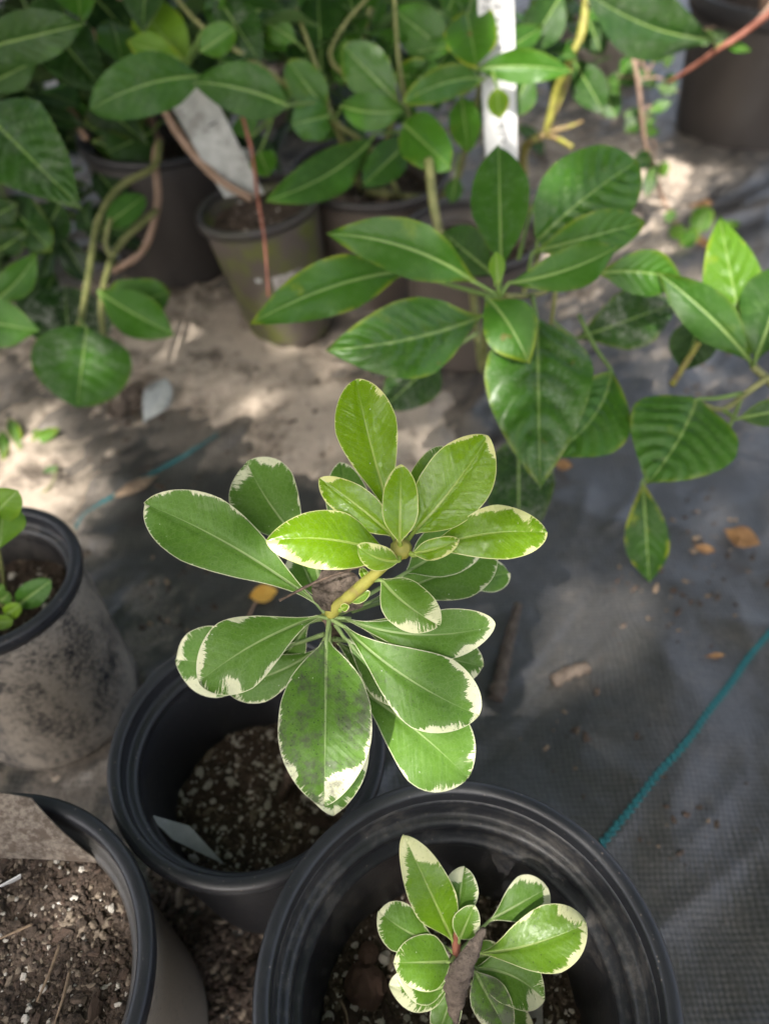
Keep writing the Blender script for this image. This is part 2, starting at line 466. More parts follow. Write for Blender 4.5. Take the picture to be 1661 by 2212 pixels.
def prof(shape, t, pointed):
    X, Y = PROF[shape]
    y = np.interp(t, X, Y)
    # soften the polyline
    for d_ in (0.03,):
        y = (y + np.interp(np.clip(t - d_, 0, 1), X, Y) * .5 + np.interp(np.clip(t + d_, 0, 1), X, Y) * .5) / 2
    if not pointed:
        tm = .66 if shape == 'obov' else .52
        x_ = np.clip((t - tm) / (1 - tm), 0, 1)
        cap = (1 - x_ ** 2.1) ** (.60 if shape == 'obov' else .68)
        rise = np.interp(np.minimum(t, tm), X, Y) / np.interp(tm, X, Y)
        y = np.where(t > tm, cap, (rise + np.interp(np.clip(np.minimum(t, tm) - .04, 0, 1), X, Y) / np.interp(tm, X, Y) * .5 + np.minimum(np.interp(np.minimum(t + .04, tm), X, Y) / np.interp(tm, X, Y), 1) * .5) / 2)
    else:
        y = np.where(t > 0.97, np.interp(0.94, X, Y) * (1 - t) / 0.06, y)
    y[-1] = 0.0
    return y
def leaf_data(b, t, wpx, shape='obov', arch=.06, fold=.10, cup=0.0, bend=0.0, roll=0.0, twist=0.0, wave=.026, tipc=0.0,
              quilt=0.0, veins=7, serr=0.0, nu=6, nv=30, pet=None, pr=0.0012, width=None, seed=0):
    B, T = (Vector(b), Vector(t))
    a = T - B
    L = a.length
    a.normalize()
    mid = (B + T) / 2
    v = (CAMP - mid).normalized()
    s = a.cross(v).normalized()
    n = s.cross(a).normalized()
    q = Matrix.Rotation(R(roll), 3, a)
    s, n = q @ s, q @ n
    dm = (mid - CAMP).dot(Vector((0, CP, -SP)))
    Wd = (width if width is not None else wpx / FPX * dm) / 2
    pointed = shape in ('ellip', 'lance', 'ovate', 'round')
    tt = np.linspace(0, 1, nv)
    if not pointed:
        tt = 1 - (1 - np.sin(tt * np.pi / 2)) * 1.0 if False else tt
        tt = np.concatenate([np.linspace(0, .8, nv - 9)[:-1], 1 - .2 * (np.linspace(1, 0, 10) ** 1.7)])
        nv = len(tt)
    wt = prof(shape, tt, pointed)
    rs = np.random.default_rng(seed)
    if serr:
        k = np.arange(nv)
        sw = ((tt * 22) % 1.0)
        wt = wt * (1 + serr * (sw - .5) * np.clip(tt * 6, 0, 1)) if nv > 50 else wt
    wt = wt * (1 + .02 * np.sin(tt * 9 + rs.uniform(0, 6)))
    uu = np.linspace(-1, 1, 2 * nu + 1)
    U, Tm = np.meshgrid(uu, tt)
    Wm = np.repeat(wt[:, None], 2 * nu + 1, 1) * Wd
    X = U * Wm
    Y = Tm * L
    ph = rs.uniform(0, 6.28, 4)
    z = arch * L * 4 * Tm * (1 - Tm) + tipc * L * np.clip(Tm - .55, 0, 1) ** 2 * 4
    z = z + fold * np.abs(X) + cup * (X ** 2) / max(Wd, 1e-6)
    z = z + wave * L * (np.sin(Tm * 7 + ph[0] + np.sign(U) * ph[1]) * U ** 2 + .5 * np.sin(Tm * 15 + ph[2] + np.sign(U) * ph[3]) * np.abs(U) ** 3)
    vcoord = (Tm - .34 * np.abs(U) ** 1.25 * (1 - .35 * Tm)) * veins
    fr = vcoord - np.floor(vcoord)
    vd = np.minimum(fr, 1 - fr) * 2
    if quilt:
        z = z + quilt * Wd * (np.sqrt(np.clip(vd, 0, 1)) - .6) * np.clip(1 - np.abs(U) ** 3, 0, 1) * np.clip(np.abs(U) * 5, 0, 1) * np.clip(np.sin(np.pi * Tm) * 1.6, 0, 1)
    z = z - .10 * Wd * np.exp(-(U / .1) ** 2) * (1 - .5 * Tm)
    lat = bend * L * 4 * Tm * (1 - Tm)
    tw = R(twist) * Tm
    xs = X * np.cos(tw) - (z * 0) + lat
    zs = z + X * np.sin(tw)
    an, sn, nn = np.array(a), np.array(s), np.array(n)
    P = np.array(B)[None, None] + Y[..., None] * an + xs[..., None] * sn + zs[..., None] * nn
    # distance of each point to the outline
    ox = np.concatenate([wt * Wd, -wt * Wd])
    oy = np.concatenate([tt * L, tt * L])
    keep = oy > 0.04 * L
    ox, oy = ox[keep], oy[keep]
    # denser outline
    xr = np.interp(np.linspace(0, 1, 160), tt, wt) * Wd
    yr = np.linspace(0, 1, 160) * L
    ox = np.concatenate([xr, -xr]); oy = np.concatenate([yr, yr])
    D = np.sqrt((X.reshape(-1, 1) - ox[None]) ** 2 + (Y.reshape(-1, 1) - oy[None]) ** 2).min(1)
    D[np.abs(U.reshape(-1)) > .999] = 0
    V = P.reshape(-1, 3)
    F = grid_faces(2 * nu + 1, nv)
    A = dict(lx=X.reshape(-1), ly=Y.reshape(-1), lt=Tm.reshape(-1), lu=U.reshape(-1), edge=D, vein=vd.reshape(-1))
    if pet is not None:
        p0 = Vector(pet)
        Bv = B + n * (arch * 0)
        q1 = Bv + a * (L * .05)
        ctrl = [p0, p0.lerp(Bv, .55) - n * (p0 - Bv).length * .06, Bv, q1 - n * pr * .6]
        PV, PF = tube_data(ctrl, pr * 1.15, pr * .6, 9, 6)
        o0 = len(V)
        V = np.concatenate([V, np.array([tuple(x) for x in PV])])
        F = F + [[i + o0 for i in f] for f in PF]
        k = len(PV)
        for key, val in (('lx', 0), ('ly', 0), ('lt', .3), ('lu', 0), ('edge', .01), ('vein', 1)):
            A[key] = np.concatenate([A[key], np.full(k, float(val))])
    return V, F, A
_seed = [0]
def leaf(parent, mat, b, t, wpx, props, label=None, name='leaf', **kw):
    _seed[0] += 1
    V, F, A = leaf_data(b, t, wpx, seed=_seed[0], **kw)
    o = build(name, V, F, mat, parent, A)
    for k, v in props.items():
        o[k] = float(v)
    o['seed'] = (_seed[0] * 0.61803) % 1.0
    if label:
        o['label'] = label
    return o

FAB_ANG = 0.0
_p1, _p2 = G(1310, 1815), G(1655, 1378)
FAB_ANG = math.atan2(_p2.y - _p1.y, _p2.x - _p1.x)

M_VAR, M_LEAF = mat_variegated(), mat_broadleaf()
M_POT, M_FAB, M_SAND, M_SOIL = mat_pot(), mat_fabric(), mat_sand(), mat_soil()
M_PERL = mat_simple('perlite', (0.33, 0.30, 0.26), (0.58, 0.54, 0.48), 700, .85, .5, .0006)
M_TAN = mat_simple('tan_stone', (0.12, 0.092, 0.066), (0.25, 0.20, 0.15), 500, .8, .5, .0006)
M_BARK = mat_simple('bark', (0.032, 0.022, 0.016), (0.095, 0.062, 0.045), 240, .85, .7, .001)
M_CLOD = mat_simple('peat_clod', (0.026, 0.019, 0.014), (0.115, 0.084, 0.064), 400, .95, .6, .001)
M_TEAL = mat_simple('teal_yarn', (0.010, 0.085, 0.10), (0.02, 0.17, 0.185), 500, .6, .6, .0005)
M_STEMY = mat_simple('young_stem', (0.20, 0.20, 0.03), (0.30, 0.28, 0.06), 90, .5, .3, .0006, c3=(0.20, 0.14, 0.06))
M_STEMB = mat_simple('woody_stem', (0.05, 0.035, 0.025), (0.13, 0.09, 0.065), 200, .8, .6, .0008)
M_STEMG = mat_simple('green_stem', (0.13, 0.145, 0.045), (0.22, 0.22, 0.085), 60, .55, .3, .0006)
M_STEMT = mat_simple('tan_stem', (0.23, 0.15, 0.10), (0.34, 0.23, 0.17), 60, .7, .4, .0008)
M_STEMR = mat_simple('red_stem', (0.20, 0.065, 0.04), (0.32, 0.13, 0.09), 60, .5, .3, .0006)
M_DEAD = mat_simple('dead_leaf', (0.070, 0.052, 0.040), (0.165, 0.128, 0.100), 130, .75, 1.0, .0022, trans=.12)
M_DRY = mat_simple('dry_leaf', (0.15, 0.075, 0.035), (0.27, 0.15, 0.06), 90, .7, .6, .001, trans=.15)
M_YEL = mat_simple('yellowed_leaf', (0.50, 0.27, 0.03), (0.62, 0.38, 0.07), 90, .6, .4, .001, trans=.15)
M_TAGG = mat_simple('grey_label', (0.34, 0.35, 0.33), (0.46, 0.47, 0.45), 60, .5, .3, .0004, c3=(0.24, 0.24, 0.22))
M_TAGW = mat_simple('white_label', (0.56, 0.56, 0.55), (0.64, 0.64, 0.63), 30, .45, .1, .0003)
M_TAGD = mat_simple('dirty_label', (0.065, 0.050, 0.038), (0.19, 0.16, 0.13), 260, .85, .5, .0006, c3=(0.08, 0.06, 0.045), detail=8)
M_INK = mat_simple('ink', (0.02, 0.02, 0.022), (0.05, 0.05, 0.055), 90, .6, .1, .0002)
M_PRINT = mat_simple('worn_print', (0.20, 0.18, 0.16), (0.40, 0.38, 0.36), 190, .8, .2, .0003, c3=(0.13, 0.115, 0.095))
M_LUMP = mat_simple('rust_bark', (0.085, 0.048, 0.035), (0.20, 0.12, 0.09), 160, .9, .8, .0015)
M_HULL = mat_simple('wood_bits', (0.15, 0.105, 0.07), (0.28, 0.20, 0.13), 200, .8, .5, .0008)

# ------------------------------------------------------------------ ground, sand, weed fabric
def bigplane(name, z, ext, mat):
    V = [(-ext, -ext, z), (ext, -ext, z), (ext, ext, z), (-ext, ext, z)]
    o = build(name, V, [(0, 1, 2, 3)], mat, smooth=False)
    return tag(o, 'pale sandy ground of the nursery yard', kind='structure')
bigplane('ground', -0.03, 60, M_SAND)

NX, NY = 560, 520
gx = np.linspace(-1.25, 1.35, NX)
gy = -0.15 + 3.4 * np.linspace(0, 1, NY) ** 1.35
GX, GY = np.meshgrid(gx, gy)
BL = [  # pixel spot, radius (m), height (mm)
    (20, 1000, .12, 15), (110, 1085, .07, 12), (30, 1140, .06, 10), (330, 690, .13, 12), (430, 770, .13, 15), (300, 850, .06, 7), (640, 850, .08, 11), (560, 800, .09, 9),
    (690, 940, .07, 11), (810, 960, .09, 11), (600, 960, .06, 8), (760, 1040, .05, 6), (930, 1080, .05, 6), (820, 900, .08, 12), (900, 985, .07, 10), (700, 1000, .05, 7), (890, 880, .08, 10), (940, 1010, .05, 7), (560, 700, .12, 10), (1430, 470, .16, 16), (1440, 380, .12, 12), (1240, 650, .10, 12),
    (1330, 560, .08, 8), (355, 1330, .035, 8), (330, 1400, .03, 8), (205, 1210, .03, 7), (270, 1290, .025, 6), (180, 1690, .05, 9), (1100, 500, .12, 8), (1580, 900, .06, 5), (1180, 330, .25, 12), (60, 700, .15, 9),
    (230, 930, .07, -7), (330, 1040, .055, -9), (500, 925, .03, -5), (290, 1120, .04, -8), (420, 1200, .09, -10), (690, 830, .022, -12), (700, 985, .025, -11), (720, 800, .02, -8), (870, 1000, .02, -6), (1000, 900, .05, -6), (880, 1060, .02, -9), (540, 1090, .04, -7),
    (100, 380, .30, 6), (60, 150, .5, 6), (520, 120, .4, 9), (1100, 120, .4, 8), (430, 955, .035, 9), (330, 1035, .02, 9), (250, 1095, .014, 8), (1560, 440, .14, -14), (1640, 520, .14, -12), (1500, 1000, .12, -6), (1300, 1300, .2, -12), (1500, 1700, .25, -14), (1150, 1600, .2, -10), (450, 1400, .04, -6), (680, 1090, .06, -8), (930, 1180, .06, -8)]
def sand_field(x, y):
    s = np.full_like(x, -7.5)
    for (u, v, r, a) in BL:
        p = G(u, v)
        s = s + a * np.exp(-(((x - p.x) ** 2 + (y - p.y) ** 2) / (r * r)))
    ca, sa = math.cos(FAB_ANG), math.sin(FAB_ANG)
    al, ac = x * ca + y * sa, -x * sa + y * ca
    s = s + 6.5 * fbm(al * 7, ac * 15, 3, 5) + 9.0 * fbm(al * 20, ac * 36, 5, 9, .66) + 1.2 * fbm(x * 120, y * 120, 2, 21)
    return s
def fabric_z(x, y):
    ca, sa = math.cos(FAB_ANG), math.sin(FAB_ANG)
    al, ac = x * ca + y * sa, -x * sa + y * ca
    warp = .35 * gnoise(al * 5, ac * 5, 40)
    r1 = 1 - np.abs(gnoise(al * 2.0 + warp, ac * 9 + warp * 2, 31)) * 2
    r2 = 1 - np.abs(gnoise(al * 6 + 7 + warp, ac * 21, 33)) * 2
    zz = 12.0 * np.clip(r1, 0, 1) ** 1.8 + 4.0 * np.clip(r2, 0, 1) ** 2.0 + 1.2 * fbm(x * 14, y * 14, 3, 35) + .6 * fbm(x * 50, y * 50, 2, 36)
    return zz
def cloth_z(x, y):
    return fabric_z(x, y) * np.clip(1 - (sand_field(x, y) + 3) / 12, .10, 1)
SF = sand_field(GX, GY)
FZ = fabric_z(GX, GY)
FZ = FZ * np.clip(1 - (SF + 3) / 12, .10, 1)
def grid_obj(name, Z, mat, attrs, label):
    V = np.stack([GX, GY, Z], -1).reshape(-1, 3)
    i = np.arange(NX * NY).reshape(NY, NX)
    F = np.stack([i[:-1, :-1], i[:-1, 1:], i[1:, 1:], i[1:, :-1]], -1).reshape(-1, 4)
    me = bpy.data.meshes.new(name)
    me.vertices.add(len(V)); me.vertices.foreach_set('co', V.astype(np.float32).ravel())
    me.loops.add(F.size); me.loops.foreach_set('vertex_index', F.astype(np.int32).ravel())
    me.polygons.add(len(F)); me.polygons.foreach_set('loop_start', np.arange(0, F.size, 4, dtype=np.int32))
    me.polygons.foreach_set('use_smooth', np.ones(len(F), bool))
    for k, a in attrs.items():
        at = me.attributes.new(k, 'FLOAT', 'POINT'); at.data.foreach_set('value', a.astype(np.float32).ravel())
    me.update(calc_edges=True); me.validate()
    o = link_mesh(name, me, mat)
    return tag(o, label, kind='structure')
grid_obj('ground_cloth', FZ * .001, M_FAB, {'dust': np.clip((SF + 9) / 11, 0, 1)}, 'black woven weed cloth wrinkled over the ground')
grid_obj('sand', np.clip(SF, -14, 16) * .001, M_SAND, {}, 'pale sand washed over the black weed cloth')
def ground_z(x, y):
    a = np.array([[x]]), np.array([[y]])
    return max(float(cloth_z(*a)[0, 0]), float(sand_field(*a)[0, 0])) * .001

# ------------------------------------------------------------------ shared grains
def lump(name, sub, sc, jit, mat, seed, flat=1.0):
    r_ = random.Random(seed)
    bm = bmesh.new()
    bmesh.ops.create_icosphere(bm, subdivisions=sub, radius=1)
    for v in bm.verts:
        k = 1 + r_.uniform(-jit, jit)
        v.co = Vector((v.co.x * sc[0], v.co.y * sc[1], v.co.z * sc[2])) * k
    me = bpy.data.meshes.new(name)
    bm.to_mesh(me); bm.free()
    me.materials.append(mat)
    return me
GR_P = [lump('perlite_grain', 2, (1, .85, .75), .16, M_PERL, i) for i in range(4)]
GR_T = [lump('tan_grain', 2, (1, .8, .7), .13, M_TAN, 20 + i) for i in range(3)]
GR_B = [lump('bark_chip', 2, (1.5, .75, .3), .22, M_BARK, 40 + i) for i in range(4)]
GR_C = [lump('peat_clod', 2, (1, .9, .7), .2, M_CLOD, 60 + i) for i in range(3)]
ico = bmesh.new(); bmesh.ops.create_icosphere(ico, subdivisions=1, radius=1)
ICO_V = np.array([tuple(v.co) for v in ico.verts]); ICO_F = np.array([[v.index for v in f.verts] for f in ico.faces]); ico.free()
def scatter(name, parent, pts, sizes, flat, midx, mats, label=None):
    n = len(pts)
    th = rng.uniform(0, 6.28, n); el = rng.uniform(1.0, 1.0 + flat, n)
    jit = 1 + rng.uniform(-.3, .3, (n, len(ICO_V), 1))
    L = ICO_V[None] * jit
    L = L * np.stack([el, np.ones(n), rng.uniform(.4, .8, n)], -1)[:, None, :]
    tx = rng.uniform(-.5, .5, n)
    x, y, z = L[..., 0], L[..., 1], L[..., 2]
    z = z + x * tx[:, None] * .6
    c, s = np.cos(th)[:, None], np.sin(th)[:, None]
    P = np.stack([x * c - y * s, x * s + y * c, z], -1) * sizes[:, None, None] + np.asarray(pts)[:, None, :]
    F = (ICO_F[None] + (np.arange(n) * len(ICO_V))[:, None, None]).reshape(-1, 3)
    o = build(name, P.reshape(-1, 3), F, mats, parent, smooth=False, midx=np.repeat(midx, len(ICO_F)))
    return tag(o, label, kind='stuff')

# ------------------------------------------------------------------ pots
def lathe(profile, seg=112):
    V, F = [], []
    n = len(profile)
    for k in range(seg):
        th = 2 * math.pi * k / seg
        for (r, z) in profile:
            V.append((r * math.cos(th), r * math.sin(th), z))
    for k in range(seg):
        k2 = (k + 1) % seg
        for i in range(n - 1):
            F.append((k * n + i, k2 * n + i, k2 * n + i + 1, k * n + i + 1))
    return V, F
def refine(p, m=3):
    out = []
    for a, b in zip(p[:-1], p[1:]):
        for k in range(m):
            out.append((a[0] + (b[0] - a[0]) * k / m, a[1] + (b[1] - a[1]) * k / m))
    return out + [p[-1]]
POT_GROUP = 'black plastic nursery pots'
def pot(x, y, h, rt, rb, soil_z, label, dust=.5, moss=0.0, tint=0.0, grains=0, fine=0, lip=.0042, tilt=(0, 0), name='nursery_pot', step=.024, ridges=0, rim_h=.012, soil_amp=.006, bark=.25, perl=.08, lean=0.0):
    z0 = 0.002
    root = thing(name, (x, y, z0), label, 'plant pot', POT_GROUP)
    h = h - z0
    sz = soil_z - z0
    rr = lambda z: rb + (rt - rb) * z / h
    outer = [(rb * .3, 0.004), (rb - .006, .003), (rb - .001, .006), (rb + .0005, .011)]
    outer += [(rr(z), z) for z in np.linspace(.03, h - rim_h, 6)]
    inner = [(rr(h) - .0035, h - rim_h * .6), (rr(h) - .0042, h - step + .003), (rr(h) - .0056, h - step + .0022), (rr(h) - .0088, h - step + .0016), (rr(h) - .0104, h - step), (rr(h) - .0108, h - step - .003), (rr(h) - .0096, h - step - .006)]
    for k in range(ridges):
        zz = h - step - .014 - .013 * k
        inner += [(rr(zz) - .0085, zz + .003), (rr(zz) - .0108, zz + .0008), (rr(zz) - .0112, zz - .001), (rr(zz) - .0098, zz - .003)]
    zz = h - step - .012 - .013 * ridges
    inner += [(rr(z) - .0092, z) for z in np.linspace(zz, max(sz - .012, .01), 5)]
    po = refine(outer, 2); pi = refine(inner, 2)
    prof_ = po + pi
    inn = [0.0] * len(po) + [1.0] * len(pi)
    V, F = lathe(prof_)
    V = [(a + x, b + y, c + z0) for a, b, c in V]
    props = dict(dust=dust, moss=moss, tint=tint)
    body = build('body', V, F, M_POT, root, {'inner': np.tile(inn, 112)})
    sec = []
    ro, ri = rt + lip, rt - .0038
    for k in range(9):
        th = math.pi * k / 8
        c_ = (ro + ri) / 2; wd = (ro - ri) / 2
        sec.append((c_ - wd * math.cos(th), h - .0022 + .0022 * math.sin(th)))
    sec = sec + [(ro + .0004, h - rim_h * .55), (ro - .0006, h - rim_h), (rr(h - rim_h) - .0005, h - rim_h - .0006)]
    sec = [(rr(h) - .0041, h - .010), (ri - .0001, h - .004)] + sec
    V, F = lathe(sec)
    V = [(a + x, b + y, c + z0) for a, b, c in V]
    rim = build('rim', V, F, M_POT, root, {'inner': np.full(len(V), .35)})
    for o in (body, rim):
        for k, v in props.items():
            o[k] = float(v)
    rim['dust'] = dust * .42
    rim['tint'] = tint * .3; rim['moss'] = moss * .15
    root.rotation_euler = (0, lean, 0)
    # potting mix
    rs = rr(sz) - .0088
    nr, na = 26, 72
    V = []
    ox, oy = rng.uniform(0, 50, 2)
    def sh(px, py):
        px, py = np.asarray(px, float), np.asarray(py, float)
        return soil_z + soil_amp * fbm((px + ox) * 40, (py + oy) * 40, 3, 3) + .0016 * fbm((px + ox) * 220, (py + oy) * 220, 2, 8)
    for i in range(nr):
        r_ = rs * (i + .001) / (nr - 1)
        for k in range(na):
            th = 2 * math.pi * k / na
            V.append((x + r_ * math.cos(th), y + r_ * math.sin(th)))
    V = np.array(V)
    V = np.column_stack([V, sh(V[:, 0], V[:, 1])])
    soil = build('potting_mix', V, grid_faces(na, nr, True), M_SOIL, root)
    if fine:
        rad = rs * .985 * np.sqrt(rng.uniform(0, 1, fine)); th = rng.uniform(0, 6.283, fine)
        px, py = x + rad * np.cos(th), y + rad * np.sin(th)
        sizes = np.clip(rng.lognormal(-7.2, .5, fine), .0003, .0026)
        mi = rng.choice([0, 1, 2, 3], fine, p=[perl, .15, .24, .61 - perl])
        scatter('potting_mix_crumb', root, np.column_stack([px, py, sh(px, py) + sizes * .35]), sizes, 1.2, mi, [M_PERL, M_TAN, M_BARK, M_CLOD], 'crumbs of peat, bark and perlite')
    for k in range(grains):
        rad = rs * .95 * math.sqrt(random.random()); th = random.uniform(0, 6.283)
        px, py = x + rad * math.cos(th), y + rad * math.sin(th)
        q = random.random()
        if q < .38: me, nm, s_ = random.choice(GR_P), 'perlite_grain', random.uniform(.0016, .0040)
        elif q < .54: me, nm, s_ = random.choice(GR_T), 'tan_grain', random.uniform(.0014, .0032)
        elif q < .54 + bark: me, nm, s_ = random.choice(GR_B), 'bark_chip', random.uniform(.0025, .006)
        else: me, nm, s_ = random.choice(GR_C), 'peat_clod', random.uniform(.002, .005)
        o = bpy.data.objects.new(nm, me); COL.objects.link(o); o.parent = soil
        o.location = Vector((px, py, float(sh(px, py)) + s_ * .35)) - root_loc(soil)
        o.rotation_euler = (random.uniform(-.7, .7), random.uniform(-.7, .7), random.uniform(0, 6.28))
        o.scale = (s_, s_, s_)
    return root, sh

potA, shA = pot(-.0825, .207, .188, .0790, .062, .092, 'clean black pot holding the tall variegated plant with a small grey tag lying inside', dust=.12, grains=60, fine=4500, perl=.17, step=.017)
potB, shB = pot(.0372, .0744, .22, .0930, .072, .112, 'large black pot at the front holding the short variegated plant', dust=.78, grains=80, perl=.12, fine=5500, step=.030, lip=.004, ridges=1)
potE, shE = pot(-.205, .076, .205, .0900, .088, .172, 'black pot in the bottom left corner filled with perlite mix and a dirty tag', dust=1.12, grains=44, fine=8500, perl=.05, step=.02, lip=.0042)
potD, shD = pot(-.290, .337, .186, .0640, .069, .132, 'sand caked black pot at the left edge with bright green seedlings', dust=.93, grains=26, fine=1300, step=.016)
potC, shC = pot(-.128, .917, .190, .0750, .056, .168, 'mossy pot with a worn white print patch and a leaning grey tag', lean=R(-9), dust=.45, moss=.95, tint=.75, grains=6, fine=700)
potF, shF = pot(-.020, 1.03, .180, .104, .072, .145, 'wide greyish brown pot under the bushy green plant', dust=.30, tint=1.0, grains=5, fine=700)
potP, shP = pot(.105, .875, .170, .082, .066, .140, 'brownish pot half hidden behind the broad glossy leaves', dust=.42, tint=.9, fine=300)
potG, shG = pot(-.320, 1.10, .200, .100, .088, .150, 'dark pot deep in shade behind the looping tan stems', dust=.50, tint=.3, fine=200)
potH, shH = pot(.715, 1.62, .245, .150, .120, .200, 'tall dark pot standing on the cloth at the far right', dust=.28, tint=.45, fine=200, rim_h=.03)
potK, shK = pot(.50, 1.95, .25, .115, .10, .20, 'pale dusty pot far back behind the creeping twigs', dust=.95, tint=1.0, fine=100)
potL, shL = pot(-.17, 1.72, .26, .12, .10, .21, 'pale brown pot glimpsed at the top between bushes', dust=.75, tint=1.0, fine=100)
potM, shM = pot(-.80, 1.42, .24, .12, .10, .20, 'grey ridged pot in the dark far left', dust=.55, tint=.5, fine=100)

# worn print patch on the mossy pot: a thin curved sheet just proud of its wall
def wall_patch(pot_root, az0, az1, z0, z1, h, rt, rb, name, mat, x, y):
    V = []
    nu_, nv_ = 12, 6
    for j in range(nv_):
        for i in range(nu_):
            a = az0 + (az1 - az0) * i / (nu_ - 1); z = z0 + (z1 - z0) * j / (nv_ - 1)
            r_ = rb + (rt - rb) * z / h + .0009
            V.append((x + r_ * math.cos(a), y + r_ * math.sin(a), z))
    return build(name, V, grid_faces(nu_, nv_), mat, pot_root)
wall_patch(potC, R(-84), R(-50), .094, .124, .188, .0750, .056, 'print_patch', M_PRINT, -.128, .917)
wall_patch(potC, R(-101), R(-95), .119, .125, .188, .0750, .056, 'print_dot', M_TAGG, -.128, .917)

# ------------------------------------------------------------------ teal marker yarn stitched into the cloth
def yarn(u1, v1, u2, v2, label, w_=.0038, n=40):
    a, b = G(u1, v1), G(u2, v2)
    n = max(6, int((b - a).length / .0062))
    root = thing('marker_yarn', a, label, 'yarn', 'teal marker yarns in the weed cloth')
    d = (b - a).normalized(); sN = Vector((-d.y, d.x, 0))
    wig = lambda t: .0010 * math.sin(t * 5.1) + .0005 * math.sin(t * 13)
    pts = []
    for k in range(n + 1):
        p = a.lerp(b, k / n) + sN * wig(k / n * (b - a).length * 6)
        p.z = float(cloth_z(np.array([[p.x]]), np.array([[p.y]]))[0, 0]) * .001 + (.0007 if u1 > 800 else .0001)
        pts.append(p)
    V = []
    for p in pts:
        V += [tuple(p - sN * w_ * .5), tuple(p + sN * w_ * .5)]
    build('core_strip', V, [(2 * k, 2 * k + 2, 2 * k + 3, 2 * k + 1) for k in range(n)], M_TEAL, root)
    for k in range(n):
        for sgn in (-1, 1):
            o = bpy.data.objects.new('stitch', STITCH); COL.objects.link(o); o.parent = root
            p = pts[k].lerp(pts[k + 1], .5 if sgn > 0 else .15) + sN * sgn * w_ * .42
            o.location = p + Vector((0, 0, .0004)) - a
            o.rotation_euler = (0, 0, math.atan2(d.y, d.x) + sgn * .75 + random.uniform(-.15, .15))
            k_ = random.uniform(.85, 1.15)
            o.scale = (.0025 * k_, .0014, .0009)
    return root
STITCH = lump('stitch', 2, (1, 1, 1), .1, M_TEAL, 90)
yarn(1262, 1880, 1710, 1308, 'teal yarn line crossing the clean cloth at right beside the front pot')
yarn(165, 1148, 475, 952, 'teal yarn line half buried in sand behind the tall variegated plant')

# ------------------------------------------------------------------ the tall variegated plant
def V_(cream=.4, tone=0.0, spot=.3):
    return dict(cream=cream, tone=tone, spot=min(spot + (.22 if tone < .4 else .05), 1.05))
N1, N2 = W(712, 1335, .376), W(866, 1186, .345)
baseA = Vector((-.076, .212, .080))
pitt = thing('variegated_shrub', baseA, 'tall variegated plant with glossy lime top leaves in the clean black pot', 'potted plant', 'variegated shrubs in black pots')
tube('stem', [N1 + Vector((-.002, .003, -.004)), W(735, 1305, .369), W(790, 1258, .358), N2], .0034, .0025, M_STEMY, pitt, 16, 10, .06)
tube('stem', [baseA, baseA.lerp(N1, .5) + Vector((.006, -.004, 0)), N1 + Vector((0, .004, -.03)), N1], .0042, .0034, M_STEMB, pitt, 18, 10, .10)
tube('stem_tip', [N2 + Vector((0, .003, -.006)), N2, N2 + Vector((0, -.003, .004))], .0034, .0042, M_STEMY, pitt, 6, 10, .12)
def PL(b, t, wpx, props, pet=None, **kw):
    return leaf(pitt, M_VAR, W(*b), W(*t), wpx, props, pet=pet, **kw)
# top whorl, young and glossy
PL((852, 1135, .348), (768, 818, .350), 134, V_(.42, 1.0, .05), N2, shape='obov', arch=.05, fold=.06, tipc=-.02, bend=-.015, wave=.012)
PL((893, 1150, .349), (1054, 941, .342), 146, V_(.22, 1.0, .05), N2, shape='oval', arch=.06, fold=.12, bend=.03, wave=.012)
PL((878, 1150, .358), (962, 963, .366), 100, V_(.95, .45, .05), N2, shape='oval', arch=.05, fold=.10, roll=14)
PL((863, 1172, .336), (866, 1003, .332), 78, V_(.10, 1.0, 0), N2, shape='oval', arch=.08, fold=.22, wave=.006)
PL((846, 1155, .346), (690, 1033, .344), 82, V_(.22, .95, .05), N2, shape='oval', arch=.06, fold=.16, roll=-12, bend=.03)
PL((838, 1196, .344), (577, 1166, .330), 128, V_(.80, .85, .05), N2, shape='oval', arch=.06, fold=-.10, roll=14, bend=.05, tipc=-.06)
PL((862, 1212, .338), (772, 1180, .330), 58, V_(.95, .9, 0), N2, shape='oval', arch=.10, fold=-.18, roll=-10, bend=-.08)
PL((894, 1200, .345), (1182, 1150, .336), 122, V_(.62, .8, .08), N2, shape='obov', arch=.05, fold=-.06, roll=-14, bend=-.06)
PL((890, 1196, .341), (992, 1166, .337), 46, V_(.42, .95, .05), N2, shape='oval', arch=.06, fold=.10, bend=.04)
PL((824, 1253, .352), (950, 1352, .342), 104, V_(1.25, .28, .0), W(805, 1252, .358), shape='oval', arch=.10, fold=-.10, cup=-.10, bend=.05)
PL((798, 1258, .360), (778, 1226, .362), 20, V_(.1, .9, 0), W(790, 1268, .360), shape='oval', arch=.02, fold=.2)
PL((757, 1300, .365), (800, 1278, .360), 26, V_(.05, .75, 0), W(748, 1300, .366), shape='oval', arch=.06, fold=.2)
PL((736, 1316, .366), (754, 1308, .362), 18, V_(.05, .8, 0), W(735, 1318, .368), shape='oval', arch=.05)
